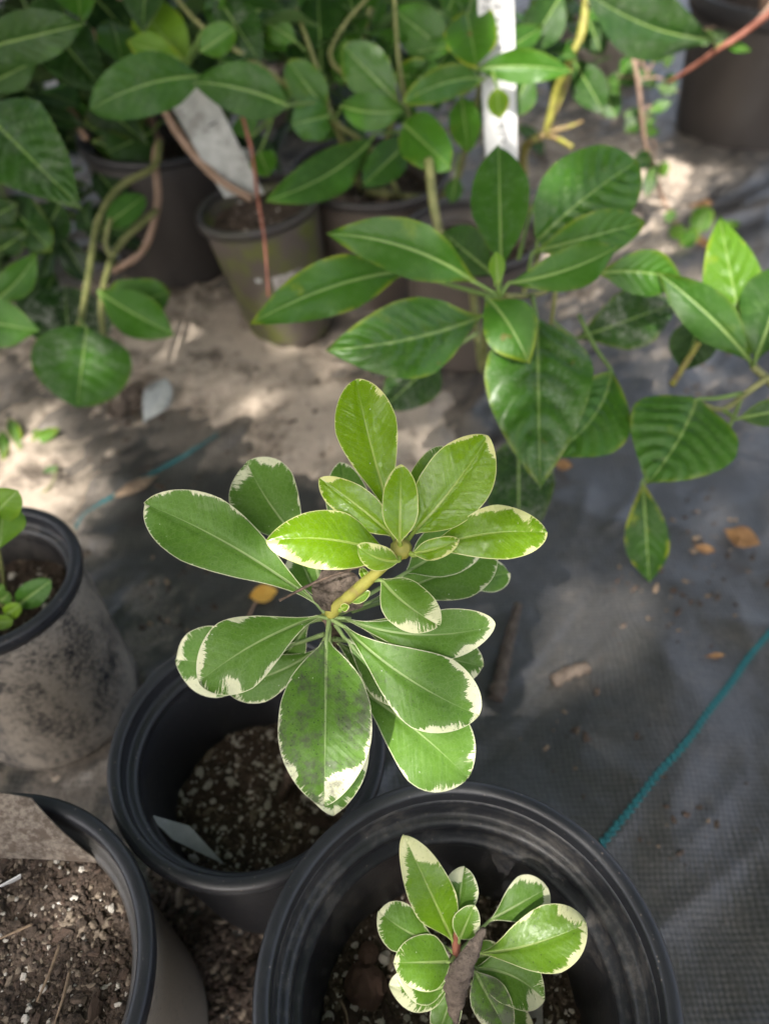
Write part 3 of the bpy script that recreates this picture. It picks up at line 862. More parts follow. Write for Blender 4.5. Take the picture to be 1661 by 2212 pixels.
# older grey green leaves of the lower whorl
PL((676, 1196, .392), (533, 998, .398), 156, V_(.75, .06, .12), N1, shape='obov', arch=.06, fold=.05, bend=-.05)
PL((683, 1302, .375), (313, 1088, .372), 158, V_(.42, .05, .22), N1, shape='obov', arch=.05, fold=.06, bend=.035)
PL((770, 1190, .392), (736, 998, .400), 92, V_(.3, .04, .1), N1, shape='oval', arch=.05, fold=.08)
PL((760, 1190, .385), (700, 1120, .385), 70, V_(.8, .1, .1), N1, shape='oval', arch=.05, fold=.08)
PL((880, 1235, .384), (1058, 1128, .392), 118, V_(.5, .04, .1), N1, shape='oval', arch=.06, fold=.06)
PL((800, 1300, .388), (1072, 1196, .402), 132, V_(.45, .06, .15), N1, shape='obov', arch=.05, fold=.07)
PL((742, 1335, .374), (1070, 1350, .366), 106, V_(.32, .05, .25), N1, shape='obov', arch=.05, fold=.05, bend=.085)
PL((760, 1342, .390), (938, 1392, .396), 92, V_(1.0, .05, .2), N1, shape='obov', arch=.04, fold=.05)
PL((744, 1354, .370), (1036, 1546, .358), 164, V_(.42, .06, .42), N1, shape='obov', arch=.09, fold=.06, bend=.05, tipc=-.08)
PL((742, 1375, .380), (890, 1528, .376), 84, V_(.95, .02, .3), N1, shape='obov', arch=.05, fold=.1, roll=25)
PL((705, 1385, .366), (700, 1742, .338), 198, V_(.85, .08, .72), N1, shape='oval', arch=.05, fold=.04, wave=.012)
PL((712, 1420, .378), (722, 1762, .368), 160, V_(.6, .05, .4), N1, shape='oval', arch=.03, fold=.05, roll=-5)
PL((688, 1332, .372), (430, 1474, .356), 156, V_(.80, .10, .22), N1, shape='obov', arch=.09, fold=-.05, bend=.05)
PL((640, 1390, .396), (380, 1425, .410), 158, V_(1.25, .02, .15), W(700, 1370, .384), shape='obov', arch=.04, fold=-.06, bend=-.06)
PL((690, 1400, .398), (486, 1482, .404), 106, V_(.55, .02, .15), W(705, 1375, .386), shape='obov', arch=.04, fold=-.04, bend=-.06)
PL((758, 1478, .392), (1010, 1680, .392), 182, V_(.36, .12, .02), W(720, 1400, .388), shape='obov', arch=.06, fold=.03, bend=-.03)
PL((870, 1400, .398), (1043, 1440, .402), 96, V_(.6, .05, .2), W(720, 1380, .386), shape='obov', arch=.04, fold=.06)
PL((725, 1385, .395), (850, 1480, .405), 84, V_(.5, .04, .2), N1, shape='obov', arch=.04, fold=.06)
PL((716, 1395, .395), (790, 1500, .41), 80, V_(.4, .04, .2), N1, shape='obov', arch=.04, fold=.06)
PL((690, 1300, .39), (640, 1190, .405), 84, V_(.4, .04, .2), N1, shape='obov', arch=.04, fold=.06)
PL((960, 1262, .41), (1100, 1238, .425), 70, V_(.2, .02, .2), W(760, 1320, .39), shape='obov', arch=.04, fold=.06)
PL((668, 1345, .392), (600, 1440, .41), 90, V_(.8, .03, .2), N1, shape='obov', arch=.04, fold=.06)

# dead leaf and twig caught in the crown
def crumple(o, amp, fr, seed=0):
    me = o.data
    co = np.empty(len(me.vertices) * 3); me.vertices.foreach_get('co', co); co = co.reshape(-1, 3)
    nrm = np.array([tuple(v.normal) for v in me.vertices])
    h = amp * (fbm(co[:, 0] * fr + 5, co[:, 1] * fr + co[:, 2] * fr * .7, 3, seed + 50))
    co = co + nrm * h[:, None]
    me.vertices.foreach_set('co', co.ravel()); me.update()
def lone_leaf(name, b, t, wpx, mat, label, cat, crum=.0, fr=150, group=None, **kw):
    root_p = Vector(b)
    _seed[0] += 1
    V, F, A = leaf_data(b, t, wpx, seed=_seed[0], **kw)
    o = build(name, V, F, mat, None, A, origin=tuple(root_p))
    if crum: crumple(o, crum, fr, _seed[0])
    return tag(o, label, cat, group)
lone_leaf('dead_leaf', W(674, 1268, .374), W(795, 1286, .372), 94, M_DEAD, 'brown crumpled dead leaf caught behind the stem of the tall variegated plant', 'dead leaf', .0055, 95, shape='round', arch=.05, fold=.1, nv=40, nu=12)
t_ = tube('twig', [W(604, 1297, .362), W(690, 1254, .358), W(770, 1226, .350), W(800, 1222, .350)], .0007, .0006, M_STEMB, None, 14, 6, .1, origin=tuple(W(604, 1297, .362)))
tag(t_, 'thin dry twig lying across the leaves beside the dead brown leaf', 'twig')

# ------------------------------------------------------------------ the short variegated plant in the front pot
baseB = Vector((.034, .092, .112))
NB = W(985, 2062, .388)
sm = thing('variegated_shrub', baseB, 'short variegated plant with cream edged leaves in the large front pot', 'potted plant', 'variegated shrubs in black pots')
tube('stem', [baseB, baseB.lerp(NB, .5), NB], .0028, .0022, M_STEMB, sm, 10, 8, .1)
tube('stem', [NB, W(986, 2035, .384), W(988, 2010, .382)], .0022, .0016, M_STEMR, sm, 8, 8, .1)
def SL(b, t, wpx, props, pet=None, **kw):
    props = dict(props, cream=props['cream'] * 1.3 + .1)
    return leaf(sm, M_VAR, W(*b), W(*t), wpx, props, pet=pet if pet is not None else NB, pr=.0010, **kw)
SL((977, 2030, .384), (874, 1807, .372), 96, V_(.70, .62, .25), shape='oval', arch=.05, fold=.10)
SL((986, 1975, .388), (1003, 1872, .384), 76, V_(.95, .12, .1), shape='oval', arch=.05, fold=.08)
SL((992, 2030, .381), (1024, 1955, .376), 58, V_(.9, .3, .1), shape='oval', arch=.06, fold=.12)
SL((1032, 2060, .382), (1266, 1995, .372), 130, V_(.40, .50, .6), shape='obov', arch=.07, fold=.06, bend=.04)
SL((1055, 1990, .390), (1183, 1918, .392), 96, V_(.25, .06, .1), shape='obov', arch=.05, fold=.08)
SL((955, 2040, .388), (818, 1968, .384), 96, V_(.6, .22, .15), shape='obov', arch=.05, fold=.10, bend=-.06)
SL((970, 2078, .382), (849, 2080, .374), 106, V_(.55, .3, .4), shape='round', arch=.08, fold=-.05)
SL((975, 2115, .388), (840, 2128, .388), 84, V_(.9, .16, .15), shape='oval', arch=-.06, fold=.25, bend=-.10)
SL((972, 2122, .384), (860, 2105, .380), 50, V_(1.1, .2, .15), shape='oval', arch=-.05, fold=.3, bend=-.2)
SL((1030, 2092, .386), (1176, 2160, .380), 112, V_(1.45, .14, .0), shape='oval', arch=.03, fold=.10, cup=.18, bend=-.10)
SL((1025, 2098, .384), (1098, 2236, .372), 84, V_(.5, .18, 1.0), shape='oval', arch=.06, fold=.05)
SL((985, 2130, .392), (944, 2240, .388), 64, V_(.15, .14, .2), shape='oval', arch=.04, fold=.1)
SL((1040, 2160, .396), (1150, 2240, .394), 80, V_(.3, .08, .2), shape='oval', arch=.04, fold=.1)
SL((1010, 2070, .392), (1090, 2060, .392), 60, V_(.4, .3, .2), shape='oval', arch=.04, fold=.1)
# curled dead leaf lying on it
def curl(name, A_, B_, wid, turns, mat, label, n=90, m=40):
    A_, B_ = Vector(A_), Vector(B_)
    ax = (B_ - A_).normalized(); v = (CAMP - A_).normalized(); s = ax.cross(v).normalized(); nn = s.cross(ax)
    V = []
    L = (B_ - A_).length
    for k in range(n):
        t = k / (n - 1)
        ww = wid * (.04 + max(math.sin(math.pi * (.03 + .94 * t)), 0) ** .8)
        ph = turns * t * math.pi + .3
        c = A_.lerp(B_, t) + s * (.10 * L * math.sin(t * 3.0)) + nn * (.05 * L * math.sin(t * 5))
        for i in range(m):
            x = (i / (m - 1) - .5) * 2
            a = (x + 1) * 3.5 + turns * 1.35 * t
            rr = ww * (.22 + .17 * (x + 1)) * (1 + .09 * abs(math.sin(t * 24 - x * 5)))
            px, py = rr * math.sin(a) * (1.1), rr * math.cos(a)
            V.append(tuple(c + (s * (px * math.cos(ph * .35) - py * math.sin(ph * .35)) + nn * (px * math.sin(ph * .35) + py * math.cos(ph * .35)))))
    o = build(name, V, grid_faces(m, n), mat, None, origin=tuple(A_))
    crumple(o, .0011, 230, 4)
    return tag(o, label, 'dead leaf')
curl('curled_dead_leaf', W(1046, 2004, .368), W(985, 2222, .366), .0108, 3.6, M_DEAD, 'grey brown curled dead leaf lying over the short variegated plant')

# ------------------------------------------------------------------ broad leaved plants behind
def B_(tone=.4, dust=0.0, yel=.1, gloss=.5):
    return dict(tone=tone, dust=dust, yel=yel, gloss=gloss)
QK = dict(quilt=.26, veins=8, nv=46, nu=7)
def plant(name, loc, label, cat, group='leafy green plants behind the pots'):
    return thing(name, loc, label, cat, group)
def add(root, mat, rows):
    for b, t, wpx, props, kw in rows:
        kw = dict(kw)
        pet = kw.pop('pet', None)
        leaf(root, mat, W(*b), W(*t), wpx, props, pet=W(*pet) if pet is not None else None, pr=kw.pop('pr', .0018), **kw)

gp = plant('glossy_leaf_plant', (.105, .875, .14), 'broad glossy leaved plant arching from the half hidden brownish pot', 'leafy plant')
NP = (1080, 640, .60)
tube('stem', [Vector((.105, .875, .14)), W(1040, 790, .80), W(1048, 720, .70), W(*NP)], .0048, .0036, M_STEMG, gp, 18, 8, .05)
tube('stem', [W(1092, 640, .60), W(1170, 632, .64), W(1240, 590, .66), W(1300, 560, .66)], .0026, .0018, M_STEMG, gp, 12, 8, .08)
tube('stem', [W(1200, 625, .64), W(1190, 700, .66), W(1180, 760, .67)], .0022, .0018, M_STEMG, gp, 8, 8)
tube('stem', [W(1130, 632, .62), W(1150, 590, .64), W(1165, 545, .65)], .0022, .0018, M_STEMG, gp, 8, 8)
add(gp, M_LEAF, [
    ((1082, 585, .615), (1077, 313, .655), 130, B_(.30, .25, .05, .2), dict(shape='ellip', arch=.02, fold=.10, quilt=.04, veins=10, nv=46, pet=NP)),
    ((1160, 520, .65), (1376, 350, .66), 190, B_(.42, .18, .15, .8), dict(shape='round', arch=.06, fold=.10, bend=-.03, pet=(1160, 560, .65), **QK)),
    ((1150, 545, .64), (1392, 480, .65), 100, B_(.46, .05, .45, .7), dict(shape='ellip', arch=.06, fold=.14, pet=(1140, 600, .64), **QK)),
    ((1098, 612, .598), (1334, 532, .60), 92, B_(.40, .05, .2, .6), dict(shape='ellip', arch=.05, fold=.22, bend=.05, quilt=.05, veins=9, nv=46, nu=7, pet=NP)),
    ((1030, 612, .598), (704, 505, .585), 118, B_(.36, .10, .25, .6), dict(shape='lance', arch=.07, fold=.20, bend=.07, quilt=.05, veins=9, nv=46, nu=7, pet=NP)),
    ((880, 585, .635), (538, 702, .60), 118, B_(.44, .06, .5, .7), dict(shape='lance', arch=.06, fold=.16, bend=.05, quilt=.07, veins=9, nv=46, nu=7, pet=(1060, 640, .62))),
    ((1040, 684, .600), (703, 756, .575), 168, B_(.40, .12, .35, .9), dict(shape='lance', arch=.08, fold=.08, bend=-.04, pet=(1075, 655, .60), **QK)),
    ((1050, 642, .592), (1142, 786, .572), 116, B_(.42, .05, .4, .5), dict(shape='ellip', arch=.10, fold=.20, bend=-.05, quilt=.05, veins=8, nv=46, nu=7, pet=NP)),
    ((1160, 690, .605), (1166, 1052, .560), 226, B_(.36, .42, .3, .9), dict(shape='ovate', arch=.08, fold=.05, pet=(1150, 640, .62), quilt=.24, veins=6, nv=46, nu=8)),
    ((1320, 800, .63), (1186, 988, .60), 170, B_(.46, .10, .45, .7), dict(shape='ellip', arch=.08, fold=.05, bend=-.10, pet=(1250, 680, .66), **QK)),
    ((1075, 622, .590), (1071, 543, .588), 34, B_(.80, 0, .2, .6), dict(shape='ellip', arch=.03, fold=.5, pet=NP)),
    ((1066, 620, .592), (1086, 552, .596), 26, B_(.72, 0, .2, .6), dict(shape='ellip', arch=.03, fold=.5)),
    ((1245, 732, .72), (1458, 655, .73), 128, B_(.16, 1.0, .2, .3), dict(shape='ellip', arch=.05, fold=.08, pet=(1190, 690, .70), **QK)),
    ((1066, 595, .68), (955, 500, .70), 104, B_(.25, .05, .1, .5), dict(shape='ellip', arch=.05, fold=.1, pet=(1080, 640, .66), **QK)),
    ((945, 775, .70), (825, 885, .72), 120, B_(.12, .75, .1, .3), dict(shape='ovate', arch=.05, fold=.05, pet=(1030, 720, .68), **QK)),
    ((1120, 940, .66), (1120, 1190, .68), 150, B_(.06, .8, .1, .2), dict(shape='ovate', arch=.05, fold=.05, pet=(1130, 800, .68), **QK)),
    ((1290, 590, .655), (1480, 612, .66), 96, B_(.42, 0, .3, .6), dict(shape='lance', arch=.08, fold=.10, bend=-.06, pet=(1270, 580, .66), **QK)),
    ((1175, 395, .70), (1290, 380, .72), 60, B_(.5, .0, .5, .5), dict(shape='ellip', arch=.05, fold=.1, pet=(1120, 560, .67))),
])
rp = plant('glossy_leaf_plant', G(1720, 1010), 'broad leaved plant leaning in from the right edge with one pale green leaf', 'leafy plant')
NR = (1625, 790, .64)
tube('stem', [G(1720, 1010), W(1700, 880, .68), W(*NR)], .0042, .0032, M_STEMG, rp, 12, 8)
tube('stem', [W(1662, 812, .62), W(1610, 850, .63), W(1560, 885, .63), W(1510, 868, .62)], .0028, .0020, M_STEMG, rp, 10, 8)
tube('stem', [W(1450, 832, .70), W(1480, 785, .70), W(1508, 740, .69)], .0030, .0026, M_STEMY, rp, 8, 8)
add(rp, M_LEAF, [
    ((1622, 782, .638), (1418, 588, .645), 96, B_(.26, .12, .1, .5), dict(shape='lance', arch=.06, fold=.25, bend=.03, quilt=.04, veins=9, nv=46, nu=7, pet=NR)),
    ((1612, 768, .650), (1553, 468, .68), 124, B_(.64, .05, .35, .5), dict(shape='ovate', arch=.05, fold=.10, pet=NR, **QK)),
    ((1630, 780, .630), (1712, 560, .63), 150, B_(.16, .05, .05, .5), dict(shape='ellip', arch=.05, fold=.15, pet=NR, quilt=.05, veins=9, nv=46, nu=7)),
    ((1520, 672, .70), (1476, 800, .72), 100, B_(.10, .1, .1, .4), dict(shape='ellip', arch=.05, fold=.1, pet=(1600, 760, .68), **QK)),
    ((1505, 862, .605), (1398, 1046, .590), 236, B_(.38, .15, .25, .6), dict(shape='ovate', arch=.07, fold=.05, bend=-.04, quilt=.20, veins=7, nv=46, nu=8, pet=(1600, 850, .63))),
    ((1590, 905, .62), (1720, 880, .61), 60, B_(.16, .2, .1, .4), dict(shape='ellip', arch=.05, fold=.12, pet=(1560, 885, .63), **QK)),
    ((1388, 1040, .70), (1402, 1258, .72), 92, B_(.22, .25, .9, .3), dict(shape='ellip', arch=.06, fold=.1, pet=(1500, 900, .68), **QK)),
    ((1560, 950, .70), (1490, 1010, .74), 80, B_(.12, .3, .1, .3), dict(shape='ellip', arch=.06, fold=.1, pet=(1600, 860, .66), **QK)),
])

bp = plant('bushy_plant', (-.02, 1.03, .15), 'bushy bright green plant at top centre growing from the wide greyish brown pot', 'leafy plant')
S0 = Vector((-.02, 1.03, .15))
for pts in ([(930, 420, 1.0), (900, 300, .92), (880, 240, .88), (860, 120, .86), (850, -40, .86)], [(860, 420, 1.0), (800, 320, .93), (725, 262, .88), (690, 160, .86), (640, 20, .86)],
            [(960, 420, 1.0), (1010, 300, .93), (1040, 170, .88), (1060, 60, .88), (1100, -60, .90)], [(720, 262, .88), (640, 200, .86), (560, 140, .84), (440, 60, .82), (360, -30, .84)],
            [(850, 240, .88), (720, 140, .88), (740, 60, .88), (810, -20, .86)]):
    tube('stem', [S0 + Vector((random.uniform(-.02, .02), random.uniform(-.02, .02), 0))] + [W(*p) for p in pts], .0042, .0022, M_STEMG, bp, 22, 8, .04)
tube('stem', [W(926, 345, .80), W(936, 440, .795), W(952, 515, .80)], .0052, .0046, M_STEMG, bp, 10, 8)
tube('stem', [W(745, 180, .90), W(760, 130, .90), W(800, 20, .90)], .006, .005, M_STEMG, bp, 8, 8)
SER = dict(quilt=.12, veins=8, nv=66, nu=7, serr=.05)
EL = dict(quilt=.05, veins=7, nv=36, nu=6)
add(bp, M_LEAF, [
    ((438, 165, .795), (195, 238, .765), 116, B_(.30, .22, .0, .5), dict(shape='oval', arch=.07, fold=.06, bend=.06, pet=(560, 140, .82), **SER)),
    ((622, 228, .80), (412, 178, .785), 108, B_(.22, .22, .0, .4), dict(shape='ovate', arch=.05, fold=.12, bend=.05, pet=(690, 220, .84), **EL)),
    ((706, 240, .86), (622, 132, .84), 80, B_(.42, .10, .3, .6), dict(shape='oval', arch=.06, fold=.15, pet=(722, 262, .88), **EL)),
    ((710, 250, .85), (628, 270, .83), 84, B_(.40, .12, .0, .9), dict(shape='round', arch=.10, fold=-.05, pet=(722, 262, .88), **EL)),
    ((738, 228, .86), (870, 240, .83), 74, B_(.42, .02, .0, .8), dict(shape='oval', arch=.09, fold=.05, bend=.05, pet=(720, 262, .88), **EL)),
    ((862, 222, .85), (738, 96, .84), 104, B_(.42, .10, .25, .9), dict(shape='ellip', arch=.06, fold=.10, pet=(880, 240, .88), **EL)),
    ((1046, 170, .84), (870, 222, .80), 66, B_(.44, .20, .4, .8), dict(shape='oval', arch=.06, fold=.15, bend=.06, pet=(1060, 160, .87), **EL)),
    ((872, 268, .84), (976, 364, .80), 100, B_(.48, .0, .25, .9), dict(shape='round', arch=.08, fold=.06, pet=(880, 245, .88), **EL)),
    ((996, 205, .86), (1012, 332, .84), 70, B_(.52, .05, .2, .4), dict(shape='ellip', arch=.05, fold=.10, pet=(1030, 180, .88), **EL)),
    ((812, 290, .88), (574, 434, .82), 92, B_(.22, .0, .1, .4), dict(shape='ellip', arch=.06, fold=.12, bend=-.06, pet=(880, 280, .90), **EL)),
    ((884, 305, .89), (784, 400, .86), 76, B_(.20, .0, .0, .5), dict(shape='oval', arch=.06, fold=.10, pet=(880, 270, .90), **EL)),
    ((1008, 28, .86), (1030, 146, .82), 116, B_(.52, .0, .95, .5), dict(shape='round', arch=.07, fold=.05, pet=(1020, -10, .88), **EL)),
    ((992, 135, .87), (848, 18, .87), 96, B_(.40, .05, .0, .7), dict(shape='ellip', arch=.06, fold=.12, pet=(1030, 160, .88), **EL)),
    ((925, 172, .86), (1004, 62, .87), 66, B_(.34, .10, .0, .6), dict(shape='ellip', arch=.05, fold=.12, pet=(900, 230, .88), **EL)),
    ((850, 160, .88), (960, 170, .86), 70, B_(.40, .02, .5, .6), dict(shape='oval', arch=.05, fold=.12, pet=(880, 240, .88), **EL)),
    ((1022, 150, .83), (1238, 156, .82), 66, B_(.46, .0, .1, .6), dict(shape='lance', arch=.05, fold=.16, bend=-.04, pet=(1030, 165, .86), **EL)),
    ((1040, 140, .87), (1172, 58, .88), 58, B_(.36, .15, .1, .6), dict(shape='ellip', arch=.05, fold=.16, pet=(1040, 165, .88), **EL)),
    ((1064, 110, .86), (1088, 70, .86), 34, B_(.78, .0, .4, .6), dict(shape='oval', arch=.05, fold=.3)),
    ((1074, 190, .80), (1078, 256, .80), 46, B_(.85, .0, .8, .4), dict(shape='oval', arch=.06, fold=.08, pet=(1062, 150, .83), **EL)),
    ((1150, 150, .90), (1096, 256, .92), 76, B_(.30, .0, .1, .4), dict(shape='ellip', arch=.05, fold=.1, pet=(1170, 100, .92), **EL)),
    ((1218, -20, .88), (1136, 112, .90), 92, B_(.18, .1, .1, .4), dict(shape='ellip', arch=.05, fold=.1, pet=(1230, -50, .9), **EL)),
    ((408, 140, .86), (296, 12, .86), 112, B_(.85, .05, .25, .4), dict(shape='oval', arch=.06, fold=.06, pet=(440, 60, .86), **EL)),
    ((402, 130, .84), (274, 90, .83), 64, B_(.80, .05, .5, .4), dict(shape='ellip', arch=.06, fold=.10, pet=(440, 60, .85), **EL)),
    ((432, 112, .82), (508, 60, .81), 62, B_(.52, .0, .1, .6), dict(shape='oval', arch=.06, fold=-.20, pet=(440, 70, .83), **EL)),
    ((468, -10, .84), (562, 134, .83), 104, B_(.12, .9, .0, .2), dict(shape='ellip', arch=.05, fold=.06, quilt=.14, veins=7, nv=46, nu=7, pet=(450, -40, .85))),
    ((642, 92, .86), (576, 46, .85), 56, B_(.55, .2, .1, .6), dict(shape='ellip', arch=.05, fold=.15, pet=(660, 110, .87), **EL)),
    ((694, 135, .90), (686, -20, .92), 96, B_(.10, .0, .0, .5), dict(shape='ellip', arch=.05, fold=.1, pet=(700, 170, .9), **EL)),
    ((672, 210, .90), (660, 80, .92), 90, B_(.10, .0, .0, .5), dict(shape='ellip', arch=.05, fold=.1, pet=(710, 240, .9), **EL)),
    ((780, 60, .9), (740, -40, .92), 80, B_(.14, .0, .0, .5), dict(shape='ellip', arch=.05, fold=.1, pet=(790, 90, .9), **EL)),
    ((850, 60, .9), (900, -30, .9), 80, B_(.40, .0, .1, .5), dict(shape='ellip', arch=.05, fold=.1, pet=(850, 100, .9), **EL)),
    ((960, 40, .9), (1000, -50, .9), 80, B_(.35, .0, .1, .5), dict(shape='ellip', arch=.05, fold=.1, pet=(1000, 120, .9), **EL)),
    ((760, 90, .92), (820, 190, .94), 90, B_(.30, .0, .1, .5), dict(shape='ellip', arch=.05, fold=.1, pet=(740, 60, .9), **EL)),
    ((560, 330, .93), (582, 380, .92), 60, B_(.42, .0, .1, .5), dict(shape='round', arch=.05, fold=.1, pet=(590, 250, .92), **EL)),
    ((540, 300, .93), (520, 250, .92), 60, B_(.50, .0, .1, .5), dict(shape='ellip', arch=.05, fold=.1, pet=(590, 250, .92), **EL)),
    ((940, 280, .93), (900, 330, .95), 60, B_(.15, .0, .1, .5), dict(shape='ellip', arch=.05, fold=.1, pet=(930, 250, .92), **EL)),
    ((985, 380, .93), (975, 440, .93), 40, B_(.30, .1, .1, .5), dict(shape='ellip', arch=.05, fold=.1, pet=(990, 330, .93), **EL)),
    ((540, 60, .90), (620, 120, .92), 70, B_(.35, .1, .1, .5), dict(shape='ellip', arch=.05, fold=.1, pet=(560, 20, .9), **EL)),
])

hp = plant('quilted_leaf_plant', G(-240, 700), 'dark quilted leaved plant filling the shaded upper left corner', 'leafy plant')
hb = G(-240, 700)
for pts in ([(-200, 400, .95), (-60, 230, .82), (-30, 60, .80)], [(-180, 420, 1.0), (20, 140, .95), (150, -40, .95)], [(-180, 420, 1.0), (-40, 330, .85), (-10, 262, .72)], [(-150, 500, 1.0), (60, 330, 1.0), (200, 180, 1.0)]):
    tube('stem', [hb] + [W(*p) for p in pts], .006, .003, M_STEMT, hp, 18, 8, .05)
add(hp, M_LEAF, [
    ((-40, 235, .72), (172, 446, .68), 196, B_(.16, .35, .05, .5), dict(shape='ovate', arch=.06, fold=.06, quilt=.16, veins=9, nv=66, nu=8, serr=.05, pet=(-60, 230, .76))),
    ((-60, 110, .78), (190, 50, .74), 100, B_(.14, .1, .0, .5), dict(shape='ellip', arch=.06, fold=.15, pet=(-80, 120, .80), **SER)),
    ((-40, 190, .86), (80, 130, .84), 70, B_(.24, .1, .0, .5), dict(shape='ellip', arch=.06, fold=.12, pet=(-80, 160, .84), **SER)),
    ((110, 60, .92), (228, 200, .90), 130, B_(.06, .1, .0, .3), dict(shape='ovate', arch=.05, fold=.06, pet=(90, 30, .94), **SER)),
    ((330, 60, .94), (196, 130, .92), 90, B_(.14, .3, .0, .3), dict(shape='ovate', arch=.05, fold=.06, pet=(360, 20, .94), **SER)),
    ((270, 220, .98), (190, 150, .96), 100, B_(.20, .6, .1, .2), dict(shape='ovate', arch=.05, fold=.06, pet=(320, 240, .98), **SER)),
    ((300, 30, .95), (170, 0, .92), 80, B_(.40, .1, .1, .5), dict(shape='ellip', arch=.05, fold=.06, pet=(340, 30, .95), **SER)),
    ((240, 90, 1.0), (380, 100, .98), 80, B_(.30, .4, .1, .3), dict(shape='ellip', arch=.05, fold=.06, pet=(220, 60, 1.0), **SER)),
    ((330, 285, 1.02), (232, 330, 1.0), 96, B_(.12, .2, .1, .2), dict(shape='round', arch=.05, fold=.06, pet=(350, 260, 1.02), **SER)),
    ((200, 280, 1.0), (330, 200, .98), 90, B_(.08, .1, .1, .2), dict(shape='round', arch=.05, fold=.06, pet=(180, 260, 1.0), **SER)),
    ((10, 430, .98), (110, 540, .95), 90, B_(.07, .2, .2, .2), dict(shape='round', arch=.05, fold=.06, pet=(0, 400, 1.0), **SER)),
    ((130, 440, .98), (70, 560, .96), 84, B_(.10, .3, .0, .2), dict(shape='ovate', arch=.05, fold=.06, pet=(140, 400, 1.0), **SER)),
    ((180, 480, 1.0), (290, 500, 1.0), 70, B_(.10, .2, .0, .2), dict(shape='round', arch=.05, fold=.06, pet=(150, 460, 1.0), **SER)),
    ((0, 540, .96), (60, 500, .95), 60, B_(.07, .3, .1, .2), dict(shape='ovate', arch=.05, fold=.06, pet=(-30, 560, 1.0), **SER)),
    ((-40, 480, .96), (40, 440, .95), 80, B_(.07, .3, .1, .2), dict(shape='ovate', arch=.05, fold=.06, pet=(-60, 500, 1.0), **SER)),
    ((60, 20, .9), (160, 90, .9), 110, B_(.10, .1, .1, .3), dict(shape='ovate', arch=.05, fold=.06, pet=(40, -20, .92), **SER)),
])

sp = plant('looping_stem_plant', G(250, 640), 'young plant with looping tan stems and rounded leaves beside the sand at left', 'leafy plant')
tube('stem', [W(345, 305, .98), W(333, 360, .96), W(258, 405, .93), W(212, 480, .90), W(192, 600, .86), W(172, 710, .82)], .0045, .0036, M_STEMG, sp, 26, 10, .05)
tube('stem', [W(338, 455, .96), W(262, 525, .92), W(232, 590, .88), W(220, 660, .85), W(224, 730, .83)], .0044, .0034, M_STEMG, sp, 22, 10, .05)
tube('stem', [W(240, 472, .90), W(228, 520, .90), W(240, 552, .90), W(250, 545, .90)], .0032, .0036, M_STEMG, sp, 14, 8)
tube('stem', [W(346, 300, .99), W(336, 345, .98), W(341, 440, .98), W(310, 540, 1.0), W(245, 585, 1.02)], .0050, .0046, M_STEMT, sp, 22, 10, .05)
add(sp, M_LEAF, [
    ((188, 708, .80), (166, 880, .78), 200, B_(.34, .62, .1, .5), dict(shape='round', arch=.07, fold=.04, pet=(174, 690, .82), quilt=.05, veins=7, nv=66, nu=8, serr=.04)),
    ((150, 752, .90), (140, 618, .90), 180, B_(.04, 1.3, .0, .1), dict(shape='round', arch=.04, fold=.03, pet=(170, 700, .88), **EL)),
    ((212, 628, .85), (378, 724, .83), 98, B_(.38, .05, .1, .4), dict(shape='ellip', arch=.06, fold=.10, bend=.02, pet=(222, 650, .85), **EL)),
    ((232, 650, .87), (368, 630, .87), 90, B_(.34, .1, .2, .3), dict(shape='round', arch=.06, fold=-.06, bend=.05, pet=(222, 660, .86), **EL)),
    ((226, 490, .91), (312, 424, .93), 56, B_(.34, .0, .0, .4), dict(shape='oval', arch=.06, fold=.05, pet=(232, 515, .91), **EL)),
    ((-20, 656, .84), (80, 546, .84), 66, B_(.42, .0, .1, .5), dict(shape='lance', arch=.05, fold=.10, bend=.06, pet=(-40, 680, .85), **EL)),
    ((-50, 690, .80), (88, 716, .78), 108, B_(.48, .05, .1, .6), dict(shape='ovate', arch=.07, fold=.08, pet=(-70, 690, .82), **EL)),
    ((60, 720, .92), (120, 590, .95), 90, B_(.06, .6, .0, .2), dict(shape='ovate', arch=.05, fold=.08, pet=(40, 720, .92), **EL)),
])

# seedlings in the sand caked pot
sd_p = thing('seedling', (-.300, .318, .132), 'bright green seedlings sprouting in the sand caked pot', 'seedling')
for p in ([(10, 1290, .60), (0, 1200, .54), (-20, 1120, .52)], [(-30, 1310, .60), (20, 1310, .57), (60, 1290, .56)]):
    tube('stem', [Vector((-.300, .318, .132))] + [W(*q) for q in p], .0016, .0012, M_STEMG, sd_p, 12, 6)
add(sd_p, M_LEAF, [
    ((-20, 1120, .50), (40, 1058, .49), 74, B_(.78, .0, .1, .6), dict(shape='round', arch=.08, fold=-.15, pet=(-30, 1150, .51), pr=.001, **EL)),
    ((-5, 1190, .50), (10, 1070, .50), 90, B_(.70, .0, .1, .5), dict(shape='ellip', arch=.06, fold=.20, roll=25, pet=(-10, 1240, .52), pr=.001, **EL)),
    ((35, 1310, .555), (112, 1254, .55), 56, B_(.42, .12, .0, .5), dict(shape='oval', arch=.06, fold=.12, pet=(10, 1320, .56), pr=.001, **EL)),
    ((12, 1330, .55), (46, 1306, .545), 36, B_(.95, .0, .0, .4), dict(shape='round', arch=.06, fold=.05, pet=(0, 1340, .56), pr=.001, **EL)),
    ((-10, 1345, .55), (30, 1342, .545), 34, B_(.85, .0, .0, .4), dict(shape='round', arch=.06, fold=.05, pr=.001, **EL)),
    ((0, 1300, .56), (22, 1280, .56), 34, B_(.6, .0, .0, .4), dict(shape='round', arch=.06, fold=.05, pr=.001, **EL)),
    ((-20, 1300, .56), (8, 1262, .56), 30, B_(.6, .0, .0, .4), dict(shape='oval', arch=.06, fold=.05, pr=.001, **EL)),
])

